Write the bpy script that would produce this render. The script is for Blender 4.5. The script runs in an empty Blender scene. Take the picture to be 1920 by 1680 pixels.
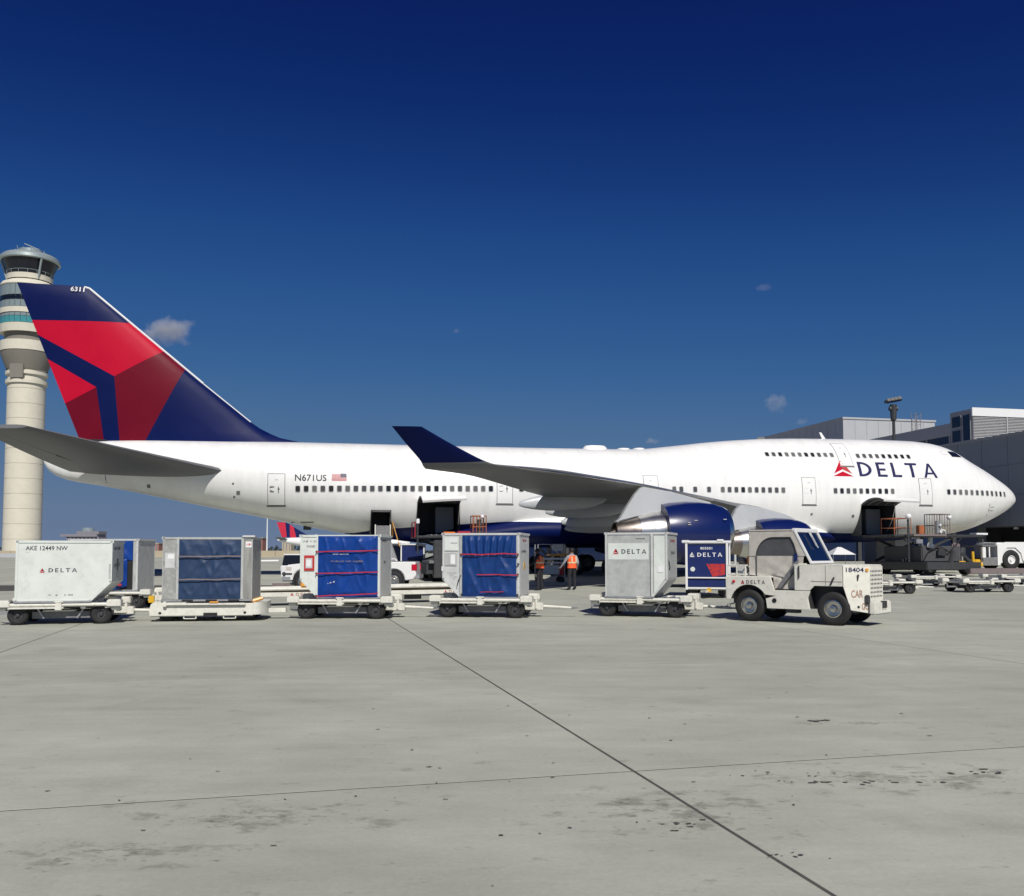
import bpy, bmesh, math, random
from mathutils import Vector, Matrix
R = math.radians
random.seed(7)
sc = bpy.context.scene
COL = sc.collection

# ------------------------------------------------------------ camera
cam_d = bpy.data.cameras.new("camera"); cam = bpy.data.objects.new("camera", cam_d); COL.objects.link(cam)
cam.location = (0, 0, 1.65)
cam.rotation_euler = (R(90 + 3.2), 0, 0)
cam_d.sensor_fit = 'HORIZONTAL'; cam_d.sensor_width = 36.0
cam_d.lens = 36.0 * 1700 / 1920
cam_d.shift_y = 101.0 / 1920
cam_d.clip_start = 0.1; cam_d.clip_end = 20000
sc.camera = cam

# ------------------------------------------------------------ sky and sun
SUN_EL, SUN_AZ = 44.0, 166.0          # azimuth clockwise from +Y
w = bpy.data.worlds.new("World"); sc.world = w; w.use_nodes = True
nt = w.node_tree; nt.nodes.clear()
out = nt.nodes.new("ShaderNodeOutputWorld"); bg = nt.nodes.new("ShaderNodeBackground")
sky = nt.nodes.new("ShaderNodeTexSky"); sky.sky_type = 'NISHITA'; sky.sun_disc = False
sky.sun_elevation = R(SUN_EL); sky.sun_rotation = R(SUN_AZ)
sky.altitude = 300; sky.air_density = 1.0; sky.dust_density = 0.0; sky.ozone_density = 6.0
pre = nt.nodes.new("ShaderNodeVectorMath"); pre.operation = 'SCALE'; pre.inputs['Scale'].default_value = 0.08
crv = nt.nodes.new("ShaderNodeRGBCurve")               # the contrasty deep blue of a phone picture
for ch, pts in enumerate(([(0,0),(.03,.0012),(.058,.0030),(.076,.0060),(.107,.0165),(.165,.038),(.242,.070),(.423,.109),(.66,.133),(1,.15)],
                          [(0,0),(.06,.0045),(.114,.0150),(.147,.030),(.202,.069),(.301,.116),(.413,.153),(.60,.178),(.70,.188),(1,.20)],
                          [(0,0),(.13,.045),(.235,.107),(.301,.158),(.386,.232),(.515,.288),(.62,.306),(.67,.306),(1,.31)])):
    cv = crv.mapping.curves[ch]
    while len(cv.points) > 2: cv.points.remove(cv.points[1])
    cv.points[0].location = pts[0]; cv.points[-1].location = pts[-1]
    for p in pts[1:-1]: cv.points.new(*p)
crv.mapping.extend = 'HORIZONTAL'; crv.mapping.update()
post = nt.nodes.new("ShaderNodeVectorMath"); post.operation = 'SCALE'; post.inputs['Scale'].default_value = 10.0
nt.links.new(sky.outputs[0], pre.inputs[0]); nt.links.new(pre.outputs[0], crv.inputs['Color']); nt.links.new(crv.outputs[0], post.inputs[0])
nt.links.new(post.outputs[0], bg.inputs[0]); nt.links.new(bg.outputs[0], out.inputs[0])
bg.inputs[1].default_value = 0.1

sun_d = bpy.data.lights.new("sun", 'SUN'); sun = bpy.data.objects.new("sun", sun_d); COL.objects.link(sun)
sun_d.energy = 4.2; sun_d.angle = R(0.53); sun_d.color = (1.0, 0.955, 0.88)
sdir = Vector((math.sin(R(SUN_AZ)) * math.cos(R(SUN_EL)), math.cos(R(SUN_AZ)) * math.cos(R(SUN_EL)), math.sin(R(SUN_EL))))
sun.rotation_euler = (-sdir).to_track_quat('-Z', 'Y').to_euler()
sun.location = (20, -40, 60)

vs = sc.view_settings
vs.view_transform = 'Standard'; vs.look = 'None'; vs.exposure = 0.0; vs.gamma = 1.0; vs.use_curve_mapping = False
sc.render.engine = 'CYCLES'
sc.cycles.max_bounces = 6; sc.cycles.diffuse_bounces = 3; sc.cycles.glossy_bounces = 3; sc.cycles.transmission_bounces = 3
sc.cycles.volume_bounces = 0; sc.cycles.transparent_max_bounces = 6

# ------------------------------------------------------------ materials
def M(name, col, rough=0.5, metal=0.0, var=0.10, scale=3.0, bump=0.0, dirt=None, dirt_amt=0.0, coat=0.0, spec=None, streak=False):
    m = bpy.data.materials.new(name); m.use_nodes = True
    t = m.node_tree; b = t.nodes['Principled BSDF']
    b.inputs['Roughness'].default_value = rough; b.inputs['Metallic'].default_value = metal
    if coat: b.inputs['Coat Weight'].default_value = coat
    if spec is not None: b.inputs['Specular IOR Level'].default_value = spec
    c = (col[0], col[1], col[2], 1)
    b.inputs['Base Color'].default_value = c
    if var or bump or dirt_amt:
        tc = t.nodes.new('ShaderNodeTexCoord')
        mp = t.nodes.new('ShaderNodeMapping'); t.links.new(tc.outputs['Object'], mp.inputs[0])
        if streak: mp.inputs['Scale'].default_value = (1, 1, 0.16)
        nz = t.nodes.new('ShaderNodeTexNoise'); nz.inputs['Scale'].default_value = scale; nz.inputs['Detail'].default_value = 6
        nz.inputs['Roughness'].default_value = 0.62
        t.links.new(mp.outputs[0], nz.inputs['Vector'])
        mr = t.nodes.new('ShaderNodeMapRange'); mr.inputs[1].default_value = 0.25; mr.inputs[2].default_value = 0.75
        mr.inputs[3].default_value = 1 - var; mr.inputs[4].default_value = 1 + var * 0.6
        t.links.new(nz.outputs[0], mr.inputs[0])
        mx = t.nodes.new('ShaderNodeMix'); mx.data_type = 'RGBA'; mx.blend_type = 'MULTIPLY'; mx.inputs[0].default_value = 1
        mx.inputs[6].default_value = c; t.links.new(mr.outputs[0], mx.inputs[7])
        last = mx.outputs[2]
        if dirt_amt:
            n2 = t.nodes.new('ShaderNodeTexNoise'); n2.inputs['Scale'].default_value = scale * 2.3; n2.inputs['Detail'].default_value = 8
            n2.inputs['Roughness'].default_value = 0.75; t.links.new(mp.outputs[0], n2.inputs['Vector'])
            r2 = t.nodes.new('ShaderNodeMapRange'); r2.inputs[1].default_value = 0.53; r2.inputs[2].default_value = 0.72
            r2.inputs[3].default_value = 0; r2.inputs[4].default_value = dirt_amt; t.links.new(n2.outputs[0], r2.inputs[0])
            m2 = t.nodes.new('ShaderNodeMix'); m2.data_type = 'RGBA'; t.links.new(r2.outputs[0], m2.inputs[0])
            t.links.new(last, m2.inputs[6]); d = dirt or (0.12, 0.1, 0.08); m2.inputs[7].default_value = (d[0], d[1], d[2], 1)
            last = m2.outputs[2]
        t.links.new(last, b.inputs['Base Color'])
        rr = t.nodes.new('ShaderNodeMapRange'); rr.inputs[3].default_value = max(0.02, rough * 0.8); rr.inputs[4].default_value = min(1, rough * 1.25)
        t.links.new(nz.outputs[0], rr.inputs[0]); t.links.new(rr.outputs[0], b.inputs['Roughness'])
        if bump:
            bp = t.nodes.new('ShaderNodeBump'); bp.inputs['Strength'].default_value = bump; bp.inputs['Distance'].default_value = 0.02
            t.links.new(nz.outputs[0], bp.inputs['Height']); t.links.new(bp.outputs[0], b.inputs['Normal'])
    return m

def skin_lines(m):
    """faint sheet joints and grime streaks on the airliner skin"""
    t = m.node_tree; b = t.nodes['Principled BSDF']; L = t.links.new; src = b.inputs['Base Color'].links[0].from_socket
    tc = t.nodes.new('ShaderNodeTexCoord'); sp = t.nodes.new('ShaderNodeSeparateXYZ'); L(tc.outputs['Object'], sp.inputs[0]); val = None
    def mul(a, c):
        n = t.nodes.new('ShaderNodeMath'); n.operation = 'MULTIPLY'; L(a, n.inputs[0]); L(c, n.inputs[1]); return n.outputs[0]
    for k, per, lo in ((0, 1.27, .955), (2, 0.62, .95)):
        p = t.nodes.new('ShaderNodeMath'); p.operation = 'PINGPONG'; L(sp.outputs[k], p.inputs[0]); p.inputs[1].default_value = per
        r = t.nodes.new('ShaderNodeMapRange'); r.inputs[1].default_value = .006; r.inputs[2].default_value = .022; r.inputs[3].default_value = lo; r.inputs[4].default_value = 1; L(p.outputs[0], r.inputs[0])
        val = r.outputs[0] if val is None else mul(val, r.outputs[0])
    mp = t.nodes.new('ShaderNodeMapping'); mp.inputs['Scale'].default_value = (1.6, .3, .22); L(tc.outputs['Object'], mp.inputs[0])
    nz = t.nodes.new('ShaderNodeTexNoise'); nz.inputs['Scale'].default_value = 1.3; nz.inputs['Detail'].default_value = 7; nz.inputs['Roughness'].default_value = .68; L(mp.outputs[0], nz.inputs['Vector'])
    r = t.nodes.new('ShaderNodeMapRange'); r.inputs[1].default_value = .42; r.inputs[2].default_value = .70; r.inputs[3].default_value = 1.0; r.inputs[4].default_value = .91; L(nz.outputs[0], r.inputs[0]); val = mul(val, r.outputs[0])
    mx = t.nodes.new('ShaderNodeMix'); mx.data_type = 'RGBA'; mx.blend_type = 'MULTIPLY'; mx.inputs[0].default_value = 1; L(src, mx.inputs[6]); L(val, mx.inputs[7]); L(mx.outputs[2], b.inputs['Base Color'])
    return m

def emis(name, col, strength):
    m = bpy.data.materials.new(name); m.use_nodes = True; b = m.node_tree.nodes['Principled BSDF']
    b.inputs['Base Color'].default_value = (*col, 1); b.inputs['Emission Color'].default_value = (*col, 1); b.inputs['Emission Strength'].default_value = strength
    return m

MAT = dict(
 plane_white=M('plane_white', (0.86, 0.86, 0.835), 0.30, var=0.05, scale=0.5, coat=0.3),
 plane_navy=M('plane_navy', (0.0035, 0.0115, 0.088), 0.28, var=0.05, scale=0.6, coat=0.5),
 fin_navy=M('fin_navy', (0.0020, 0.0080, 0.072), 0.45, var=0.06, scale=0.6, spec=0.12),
 rail_orange=M('rail_orange', (0.42, 0.13, 0.045), 0.55, var=0.3, scale=8, dirt_amt=0.5),
 plane_red=M('plane_red', (0.52, 0.004, 0.030), 0.45, var=0.06, scale=0.6, spec=0.12),
 plane_darkred=M('plane_darkred', (0.145, 0.003, 0.016), 0.45, var=0.06, scale=0.6, spec=0.12),
 wing_grey=M('wing_grey', (0.15, 0.155, 0.165), 0.42, var=0.12, scale=0.7, dirt_amt=0.25),
 pylon_grey=M('pylon_grey', (0.48, 0.50, 0.52), 0.38, var=0.08, scale=0.8, dirt_amt=0.15),
 bare_metal=M('bare_metal', (0.62, 0.61, 0.59), 0.28, metal=1, var=0.08, scale=2),
 hot_metal=M('hot_metal', (0.30, 0.26, 0.235), 0.34, metal=1, var=0.15, scale=3),
 lip_metal=M('lip_metal', (0.75, 0.75, 0.74), 0.2, metal=1, var=0.03),
 win_glass=M('win_glass', (0.055, 0.06, 0.065), 0.15, var=0.0),
 win_frame=M('win_frame', (0.55, 0.55, 0.54), 0.4, var=0.0),
 seam=M('seam', (0.16, 0.16, 0.16), 0.6, var=0.0),
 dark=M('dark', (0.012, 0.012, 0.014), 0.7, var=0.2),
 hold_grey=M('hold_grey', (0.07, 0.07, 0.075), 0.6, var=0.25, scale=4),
 rubber=M('rubber', (0.018, 0.018, 0.019), 0.75, var=0.3, scale=6, dirt_amt=0.2, dirt=(0.05, 0.047, 0.043)),
 white_paint=M('white_paint', (0.70, 0.69, 0.62), 0.42, var=0.14, scale=5, dirt_amt=0.5, dirt=(0.20, 0.18, 0.14)),
 tractor_paint=M('tractor_paint', (0.76, 0.745, 0.665), 0.38, var=0.10, scale=4, dirt_amt=0.34, dirt=(0.22, 0.19, 0.14)),
 clean_white=M('clean_white', (0.78, 0.78, 0.77), 0.3, var=0.04, coat=0.4),
 ule_white=M('ule_white', (0.66, 0.70, 0.66), 0.45, var=0.10, scale=2.5, dirt_amt=0.35, dirt=(0.36, 0.38, 0.35)),
 alu=M('alu', (0.50, 0.515, 0.50), 0.45, metal=0.22, var=0.22, scale=4, dirt_amt=0.35, dirt=(0.22, 0.22, 0.21)),
 alu_light=M('alu_light', (0.62, 0.63, 0.615), 0.45, metal=0.15, var=0.16, scale=5, dirt_amt=0.3, dirt=(0.3, 0.3, 0.29)),
 alu_dirty=M('alu_dirty', (0.40, 0.40, 0.38), 0.5, metal=0.4, var=0.3, scale=7, dirt_amt=0.85, dirt=(0.70, 0.70, 0.68)),
 alu_grimy=M('alu_grimy', (0.33, 0.33, 0.31), 0.55, metal=0.3, var=0.35, scale=5, dirt_amt=0.7, dirt=(0.10, 0.095, 0.08), streak=True),
 curtain=M('curtain', (0.006, 0.046, 0.25), 0.36, var=0.22, scale=3, bump=0.3, spec=0.3),
 curtain_worn=M('curtain_worn', (0.007, 0.040, 0.175), 0.42, var=0.25, scale=4, bump=0.3, spec=0.3),
 curtain_old=M('curtain_old', (0.014, 0.040, 0.105), 0.5, var=0.28, scale=5, bump=0.3, dirt_amt=0.3, dirt=(0.05, 0.10, 0.2)),
 strap_red=M('strap_red', (0.42, 0.018, 0.035), 0.6, var=0.25, scale=12),
 strap_old=M('strap_old', (0.20, 0.16, 0.16), 0.7, var=0.3, scale=12),
 dolly_grey=M('dolly_grey', (0.20, 0.20, 0.205), 0.5, var=0.3, scale=6, dirt_amt=0.4),
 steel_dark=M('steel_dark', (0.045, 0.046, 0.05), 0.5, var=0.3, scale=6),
 galv=M('galv', (0.42, 0.43, 0.44), 0.42, metal=0.6, var=0.2, scale=6),
 chrome=M('chrome', (0.62, 0.61, 0.58), 0.25, metal=1, var=0.25, scale=14, dirt_amt=0.4, dirt=(0.2, 0.17, 0.13)),
 canvas=M('canvas', (0.54, 0.51, 0.455), 0.8, var=0.16, scale=6, bump=0.4, dirt_amt=0.25, dirt=(0.25, 0.22, 0.18)),
 glass_blue=M('glass_blue', (0.005, 0.014, 0.05), 0.10, var=0.0, spec=0.10),
 vinyl=M('vinyl', (0.095, 0.095, 0.10), 0.25, var=0.3, scale=3),
 orange=M('orange', (0.75, 0.20, 0.03), 0.45, var=0.08),
 amber=M('amber', (0.72, 0.33, 0.05), 0.35, var=0.05),
 vest=M('vest', (0.95, 0.13, 0.035), 0.7, var=0.06),
 vest_tape=M('vest_tape', (0.75, 0.70, 0.45), 0.4, var=0.0),
 yellow=M('yellow', (0.68, 0.40, 0.02), 0.45, var=0.15, scale=5, dirt_amt=0.3),
 red_mark=M('red_mark', (0.48, 0.03, 0.03), 0.5, var=0.12, scale=8),
 text_dark=M('text_dark', (0.035, 0.035, 0.05), 0.5, var=0.0),
 text_navy=M('text_navy', (0.02, 0.02, 0.085), 0.35, var=0.0),
 text_white=M('text_white', (0.78, 0.78, 0.78), 0.45, var=0.0),
 text_brown=M('text_brown', (0.38, 0.20, 0.15), 0.6, var=0.2),
 cloth_dark=M('cloth_dark', (0.018, 0.018, 0.024), 0.85, var=0.2),
 cloth_grey=M('cloth_grey', (0.30, 0.31, 0.34), 0.85, var=0.1),
 skin=M('skin', (0.16, 0.085, 0.055), 0.6, var=0.05),
 hair=M('hair', (0.012, 0.01, 0.009), 0.7, var=0.0),
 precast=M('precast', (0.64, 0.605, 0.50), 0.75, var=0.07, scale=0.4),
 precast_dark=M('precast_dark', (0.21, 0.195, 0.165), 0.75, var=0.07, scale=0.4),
 term_glass=M('term_glass', (0.010, 0.013, 0.028), 0.25, var=0.3, scale=0.15, spec=0.3),
 tower_metal=M('tower_metal', (0.36, 0.42, 0.42), 0.4, metal=0.3, var=0.08, scale=0.5),
 tower_glass=M('tower_glass', (0.22, 0.27, 0.28), 0.12, var=0.1, scale=0.4),
 teal_glass=M('teal_glass', (0.07, 0.30, 0.33), 0.1, var=0.25, scale=0.4),
 cab_glass=M('cab_glass', (0.008, 0.011, 0.02), 0.06, var=0.0),
 bld_grey=M('bld_grey', (0.36, 0.36, 0.37), 0.6, var=0.05, scale=0.2),
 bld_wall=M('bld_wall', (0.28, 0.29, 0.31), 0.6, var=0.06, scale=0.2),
 bld_light=M('bld_light', (0.42, 0.43, 0.45), 0.55, var=0.05, scale=0.2),
 bld_glass=M('bld_glass', (0.01, 0.018, 0.05), 0.1, var=0.0),
 beige_wall=M('beige_wall', (0.44, 0.38, 0.27), 0.8, var=0.1, scale=0.3),
 brick_far=M('brick_far', (0.33, 0.15, 0.12), 0.8, var=0.1, scale=0.3),
 far_grey=M('far_grey', (0.22, 0.21, 0.24), 0.7, var=0.1, scale=0.2),
 foliage_far=M('foliage_far', (0.05, 0.06, 0.055), 0.9, var=0.3, scale=0.2),
 belt=M('belt', (0.20, 0.15, 0.10), 0.8, var=0.3, scale=6),
 cart_navy=M('cart_navy', (0.008, 0.02, 0.115), 0.4, var=0.12, scale=4),
 tail_red=M('tail_red', (0.55, 0.02, 0.05), 0.4, var=0.05),
 lamp_red=M('lamp_red', (0.50, 0.01, 0.03), 0.15, var=0.1, scale=10),
 headlight=M('headlight', (0.55, 0.50, 0.47), 0.12, var=0.1, scale=10),
)

_t = MAT['win_glass'].node_tree; _oi = _t.nodes.new('ShaderNodeObjectInfo'); _r = _t.nodes.new('ShaderNodeValToRGB'); _r.color_ramp.interpolation = 'CONSTANT'   # some blinds down
_r.color_ramp.elements[0].color = (.022, .024, .026, 1); _r.color_ramp.elements[1].position = .35; _r.color_ramp.elements[1].color = (.085, .088, .09, 1); _e = _r.color_ramp.elements.new(.75); _e.color = (.15, .15, .145, 1)
_t.links.new(_oi.outputs['Random'], _r.inputs[0]); _t.links.new(_r.outputs[0], _t.nodes['Principled BSDF'].inputs['Base Color'])
MAT['joint_grey'] = M('joint_grey', (0.225, 0.235, 0.25), 0.7, var=0.0)
MAT['plane_skin'] = skin_lines(M('plane_skin', (0.88, 0.88, 0.855), 0.30, var=0.05, scale=0.5, coat=0.3))
# ------------------------------------------------------------ mesh helpers
class MB:
    def __init__(s): s.v = []; s.f = []; s.m = []
    def add(s, vs, fs, m=0):
        o = len(s.v); s.v += [tuple(p) for p in vs]; s.f += [tuple(i + o for i in q) for q in fs]; s.m += [m] * len(fs); return s
    def box(s, x0, x1, y0, y1, z0, z1, m=0):
        return s.add([(x0,y0,z0),(x1,y0,z0),(x1,y1,z0),(x0,y1,z0),(x0,y0,z1),(x1,y0,z1),(x1,y1,z1),(x0,y1,z1)],
                     [(3,2,1,0),(4,5,6,7),(0,1,5,4),(1,2,6,5),(2,3,7,6),(3,0,4,7)], m)
    def obox(s, c, size, rot=(0,0,0), m=0):
        from mathutils import Euler
        e = Euler([R(a) for a in rot]).to_matrix(); hx, hy, hz = [k / 2 for k in size]
        P = [Vector(c) + e @ Vector(p) for p in [(-hx,-hy,-hz),(hx,-hy,-hz),(hx,hy,-hz),(-hx,hy,-hz),(-hx,-hy,hz),(hx,-hy,hz),(hx,hy,hz),(-hx,hy,hz)]]
        return s.add(P, [(3,2,1,0),(4,5,6,7),(0,1,5,4),(1,2,6,5),(2,3,7,6),(3,0,4,7)], m)
    def ring(s, c, ax, r, n, ph=0.0):
        ax = Vector(ax).normalized(); u = ax.orthogonal().normalized()
        if abs(ax.z) < 0.99: u = Vector((0,0,1)) - ax * ax.z; u.normalize()
        else: u = Vector((1,0,0))
        v = ax.cross(u); c = Vector(c)
        return [c + r * (math.cos(2*math.pi*k/n + ph) * u + math.sin(2*math.pi*k/n + ph) * v) for k in range(n)]
    def cyl(s, p0, p1, r0, r1=None, n=12, cap=True, m=0, ph=0.0):
        r1 = r0 if r1 is None else r1; ax = Vector(p1) - Vector(p0)
        a = s.ring(p0, ax, r0, n, ph); b = s.ring(p1, ax, r1, n, ph)
        fs = [(k, (k+1) % n, n + (k+1) % n, n + k) for k in range(n)]
        if cap: fs += [tuple(range(n-1, -1, -1)), tuple(range(n, 2*n))]
        return s.add(a + b, fs, m)
    def tube(s, pts, r, n=8, m=0):
        for a, b in zip(pts[:-1], pts[1:]): s.cyl(a, b, r, n=n, m=m)
        return s
    def lathe(s, prof, org, ax, n=32, m=0, ms=None, closed=False):
        """prof: (t along ax, radius)"""
        org = Vector(org); axv = Vector(ax).normalized(); rows = [s.ring(org + axv * t, axv, max(r, 1e-4), n) for t, r in prof]
        vs = [p for r_ in rows for p in r_]; base = len(s.v); s.v += [tuple(p) for p in vs]
        for i in range(len(prof) - 1):
            for k in range(n):
                s.f.append((base+i*n+k, base+i*n+(k+1) % n, base+(i+1)*n+(k+1) % n, base+(i+1)*n+k)); s.m.append(ms[i] if ms else m)
        return s
    def panel(s, poly, org, u, v, th, m=0):
        """polygon in the plane (org,u,v), extruded by th along u x v"""
        org, u, v = Vector(org), Vector(u), Vector(v); nrm = u.cross(v).normalized()
        a = [org + u*p[0] + v*p[1] for p in poly]; b = [p + nrm*th for p in a]; n = len(poly)
        ar = sum(poly[i][0]*poly[(i+1) % n][1] - poly[(i+1) % n][0]*poly[i][1] for i in range(n))
        fs = [tuple(range(n-1, -1, -1)), tuple(range(n, 2*n))] + [(k, (k+1) % n, n+(k+1) % n, n+k) for k in range(n)]
        if ar < 0: fs = [q[::-1] for q in fs]
        return s.add(a + b, fs, m)
    def build(s, name, mat, parent=None, smooth=None, bevel=0.0, loc=None):
        me = bpy.data.meshes.new(name); me.from_pydata(s.v, [], s.f)
        mats = mat if isinstance(mat, (list, tuple)) else [mat]
        for k in mats: me.materials.append(MAT[k] if isinstance(k, str) else k)
        if len(mats) > 1: me.polygons.foreach_set('material_index', s.m)
        if bevel:
            bm = bmesh.new(); bm.from_mesh(me)
            es = [e for e in bm.edges if len(e.link_faces) == 2 and e.calc_face_angle(0) > 0.5]
            bmesh.ops.bevel(bm, geom=es, offset=bevel, segments=2, affect='EDGES', clamp_overlap=True); bm.to_mesh(me); bm.free()
        me.update()
        if smooth is not None:
            me.shade_smooth(); me.set_sharp_from_angle(angle=R(smooth))
        return link(name, me, parent, loc)

def link(name, me, parent=None, loc=None):
    o = bpy.data.objects.new(name, me); COL.objects.link(o)
    if parent: o.parent = parent
    if loc: o.location = loc
    return o
def thing(name, label, cat, loc=(0,0,0), rz=0.0, group=None):
    o = bpy.data.objects.new(name, None); COL.objects.link(o); o.location = loc; o.rotation_euler = (0,0,R(rz)); o.empty_display_size = 0.3
    return tag(o, label, cat, group)
def tag(o, label, cat, group=None):
    o['label'] = label; o['category'] = cat
    if group: o['group'] = group
    return o
def struct(o): o['kind'] = 'structure'; return o
def copy_tree(o, parent=None):
    c = o.copy(); COL.objects.link(c); c.parent = parent
    for ch in list(o.children): copy_tree(ch, c)
    return c

def pchip(pts):
    xs = [p[0] for p in pts]; ys = [p[1] for p in pts]; n = len(xs)
    h = [xs[i+1]-xs[i] for i in range(n-1)]; d = [(ys[i+1]-ys[i])/h[i] for i in range(n-1)]
    m = [d[0]] + [0.0]*(n-2) + [d[-1]]
    for i in range(1, n-1):
        if d[i-1]*d[i] > 0:
            w1 = 2*h[i]+h[i-1]; w2 = h[i]+2*h[i-1]; m[i] = (w1+w2)/(w1/d[i-1]+w2/d[i])
    def f(x):
        if x <= xs[0]: return ys[0]
        if x >= xs[-1]: return ys[-1]
        i = 0
        while x > xs[i+1]: i += 1
        t = (x-xs[i])/h[i]
        return ys[i]*(1+2*t)*(1-t)**2 + h[i]*m[i]*t*(1-t)**2 + ys[i+1]*t*t*(3-2*t) + h[i]*m[i+1]*t*t*(t-1)
    return f

# ---- lettering: flat polygons in (x, y), cap height 1
def letters_wide(txt):
    """the wide sans capitals D E L T A as non-overlapping polygons -> (polys, width)"""
    P = []; x = 0.0; st = 0.185
    for ch in txt:
        if ch == 'D':
            P.append([(x,0),(x+st,0),(x+st,1),(x,1)])
            n = 14
            for k in range(n):
                a0 = -math.pi/2 + math.pi*k/n; a1 = -math.pi/2 + math.pi*(k+1)/n
                o = lambda a: (x+st+0.66*math.cos(a), 0.5+0.5*math.sin(a)); q = lambda a: (x+st+0.46*math.cos(a), 0.5+0.35*math.sin(a))
                P.append([o(a0), o(a1), q(a1), q(a0)])
            x += st+0.66
        elif ch == 'E':
            P.append([(x,0),(x+st,0),(x+st,1),(x,1)])
            for y0, y1, l in ((0,.15,.62),(.425,.57,.56),(.85,1,.6)): P.append([(x+st,y0),(x+l,y0),(x+l,y1),(x+st,y1)])
            x += .62
        elif ch == 'L':
            P.append([(x,0),(x+st,0),(x+st,1),(x,1)]); P.append([(x+st,0),(x+.6,0),(x+.6,.15),(x+st,.15)]); x += .6
        elif ch == 'T':
            P.append([(x,.85),(x+.78,.85),(x+.78,1),(x,1)]); P.append([(x+.39-st/2,0),(x+.39+st/2,0),(x+.39+st/2,.85),(x+.39-st/2,.85)]); x += .78
        elif ch == 'A':
            P.append([(x,0),(x+.165,0),(x+.46,.80),(x+.46,1.0),(x+.385,1.0)])
            P.append([(x+.92-.165,0),(x+.92,0),(x+.535,1.0),(x+.46,1.0),(x+.46,.80)])
            P.append([(x+.165+.295*.30,.24),(x+.92-.165-.295*.30,.24),(x+.92-.165-.295*.45,.36),(x+.165+.295*.45,.36)]); x += .92
        x += .34
    return P, x-.34
WIDGET = ([(.5,1),(.05,.15),(.5,.42)], [(.5,1),(.5,.42),(.95,.15)], [(0,0),(1,0),(.5,.29)])
_tc = {}
def text_polys(txt):
    """default font -> polygons, cap height 1"""
    if txt in _tc: return _tc[txt]
    cu = bpy.data.curves.new('t', 'FONT'); cu.body = txt; cu.size = 1.0; cu.resolution_u = 3; cu.offset = 0.012
    ob = bpy.data.objects.new('t', cu); me = ob.to_mesh()
    P = [[tuple(me.vertices[i].co[:2]) for i in p.vertices] for p in me.polygons]
    ob.to_mesh_clear(); bpy.data.objects.remove(ob); bpy.data.curves.remove(cu)
    xs = [q[0] for p in P for q in p]; ys = [q[1] for p in P for q in p]
    x0, y0, h = min(xs), min(ys), max(ys)-min(ys)
    P = [[((q[0]-x0)/h, (q[1]-y0)/h) for q in p] for p in P]
    _tc[txt] = (P, (max(xs)-x0)/h); return _tc[txt]
def _letter(ch, org, u, v, height, sx, mat, parent, off):
    u, v = Vector(u).normalized(), Vector(v).normalized(); nrm = u.cross(v); org = Vector(org)+nrm*off; b = MB()
    for p in letters_wide(ch)[0]: b.add([org+u*(q[0]*sx)+v*(q[1]*height) for q in p], [tuple(range(len(p)))])
    return b.build('letter', mat, parent)
def lettering(name, txt, org, u, v, height, mat, parent, width=None, wide=False, off=0.004):
    """flat print on the plane (org; u right, v up), lifted off the surface"""
    if wide:                                     # every big letter is a piece of its own
        P, W = letters_wide(txt); k = (width / W) if width else height; x = 0.0; o = None
        for ch in txt:
            cw = letters_wide(ch)[1]; o = _letter(ch, Vector(org)+Vector(u).normalized()*x, u, v, height, k, mat, parent, off); x += (cw+.34)*k
        return o
    P, W = text_polys(txt)
    sx = (width / W) if width else height
    u, v = Vector(u).normalized(), Vector(v).normalized(); nrm = u.cross(v); org = Vector(org) + nrm*off
    b = MB()
    for p in P: b.add([org + u*(q[0]*sx) + v*(q[1]*height) for q in p], [tuple(range(len(p)))])
    return b.build(name, mat, parent)
def widget(name, org, u, v, size, mats, parent, off=0.004):
    u, v = Vector(u).normalized(), Vector(v).normalized(); nrm = u.cross(v); org = Vector(org) + nrm*off; b = MB()
    for k, p in enumerate(WIDGET): b.add([org + u*q[0]*size + v*q[1]*size*.9 for q in p], [tuple(range(len(p)))], k if len(mats) > 1 else 0)
    return b.build(name, mats, parent)
def smudge(name, org, u, v, w_, h, mat, parent, off=.003, seed=1, gap=.35):
    """worn print that can no longer be read: a broken row of small strokes"""
    rnd = random.Random(seed); u, v = Vector(u).normalized(), Vector(v).normalized(); nrm = u.cross(v); org = Vector(org)+nrm*off; b = MB(); x = 0.0
    while x < w_:
        l = rnd.uniform(.18, .5)*h; y0 = rnd.uniform(0, .25)*h; y1 = h*rnd.uniform(.7, 1.0)
        b.add([org+u*x+v*y0, org+u*(x+l)+v*(y0+.02*h), org+u*(x+l*.9)+v*y1, org+u*(x+.02*h)+v*y1], [(0, 1, 2, 3)]); x += l+rnd.uniform(.1, .35)*h*(1 if rnd.random() > .2 else 3)
    o = b.build(name, mat, parent); o['kind'] = 'stuff'; return o
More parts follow.
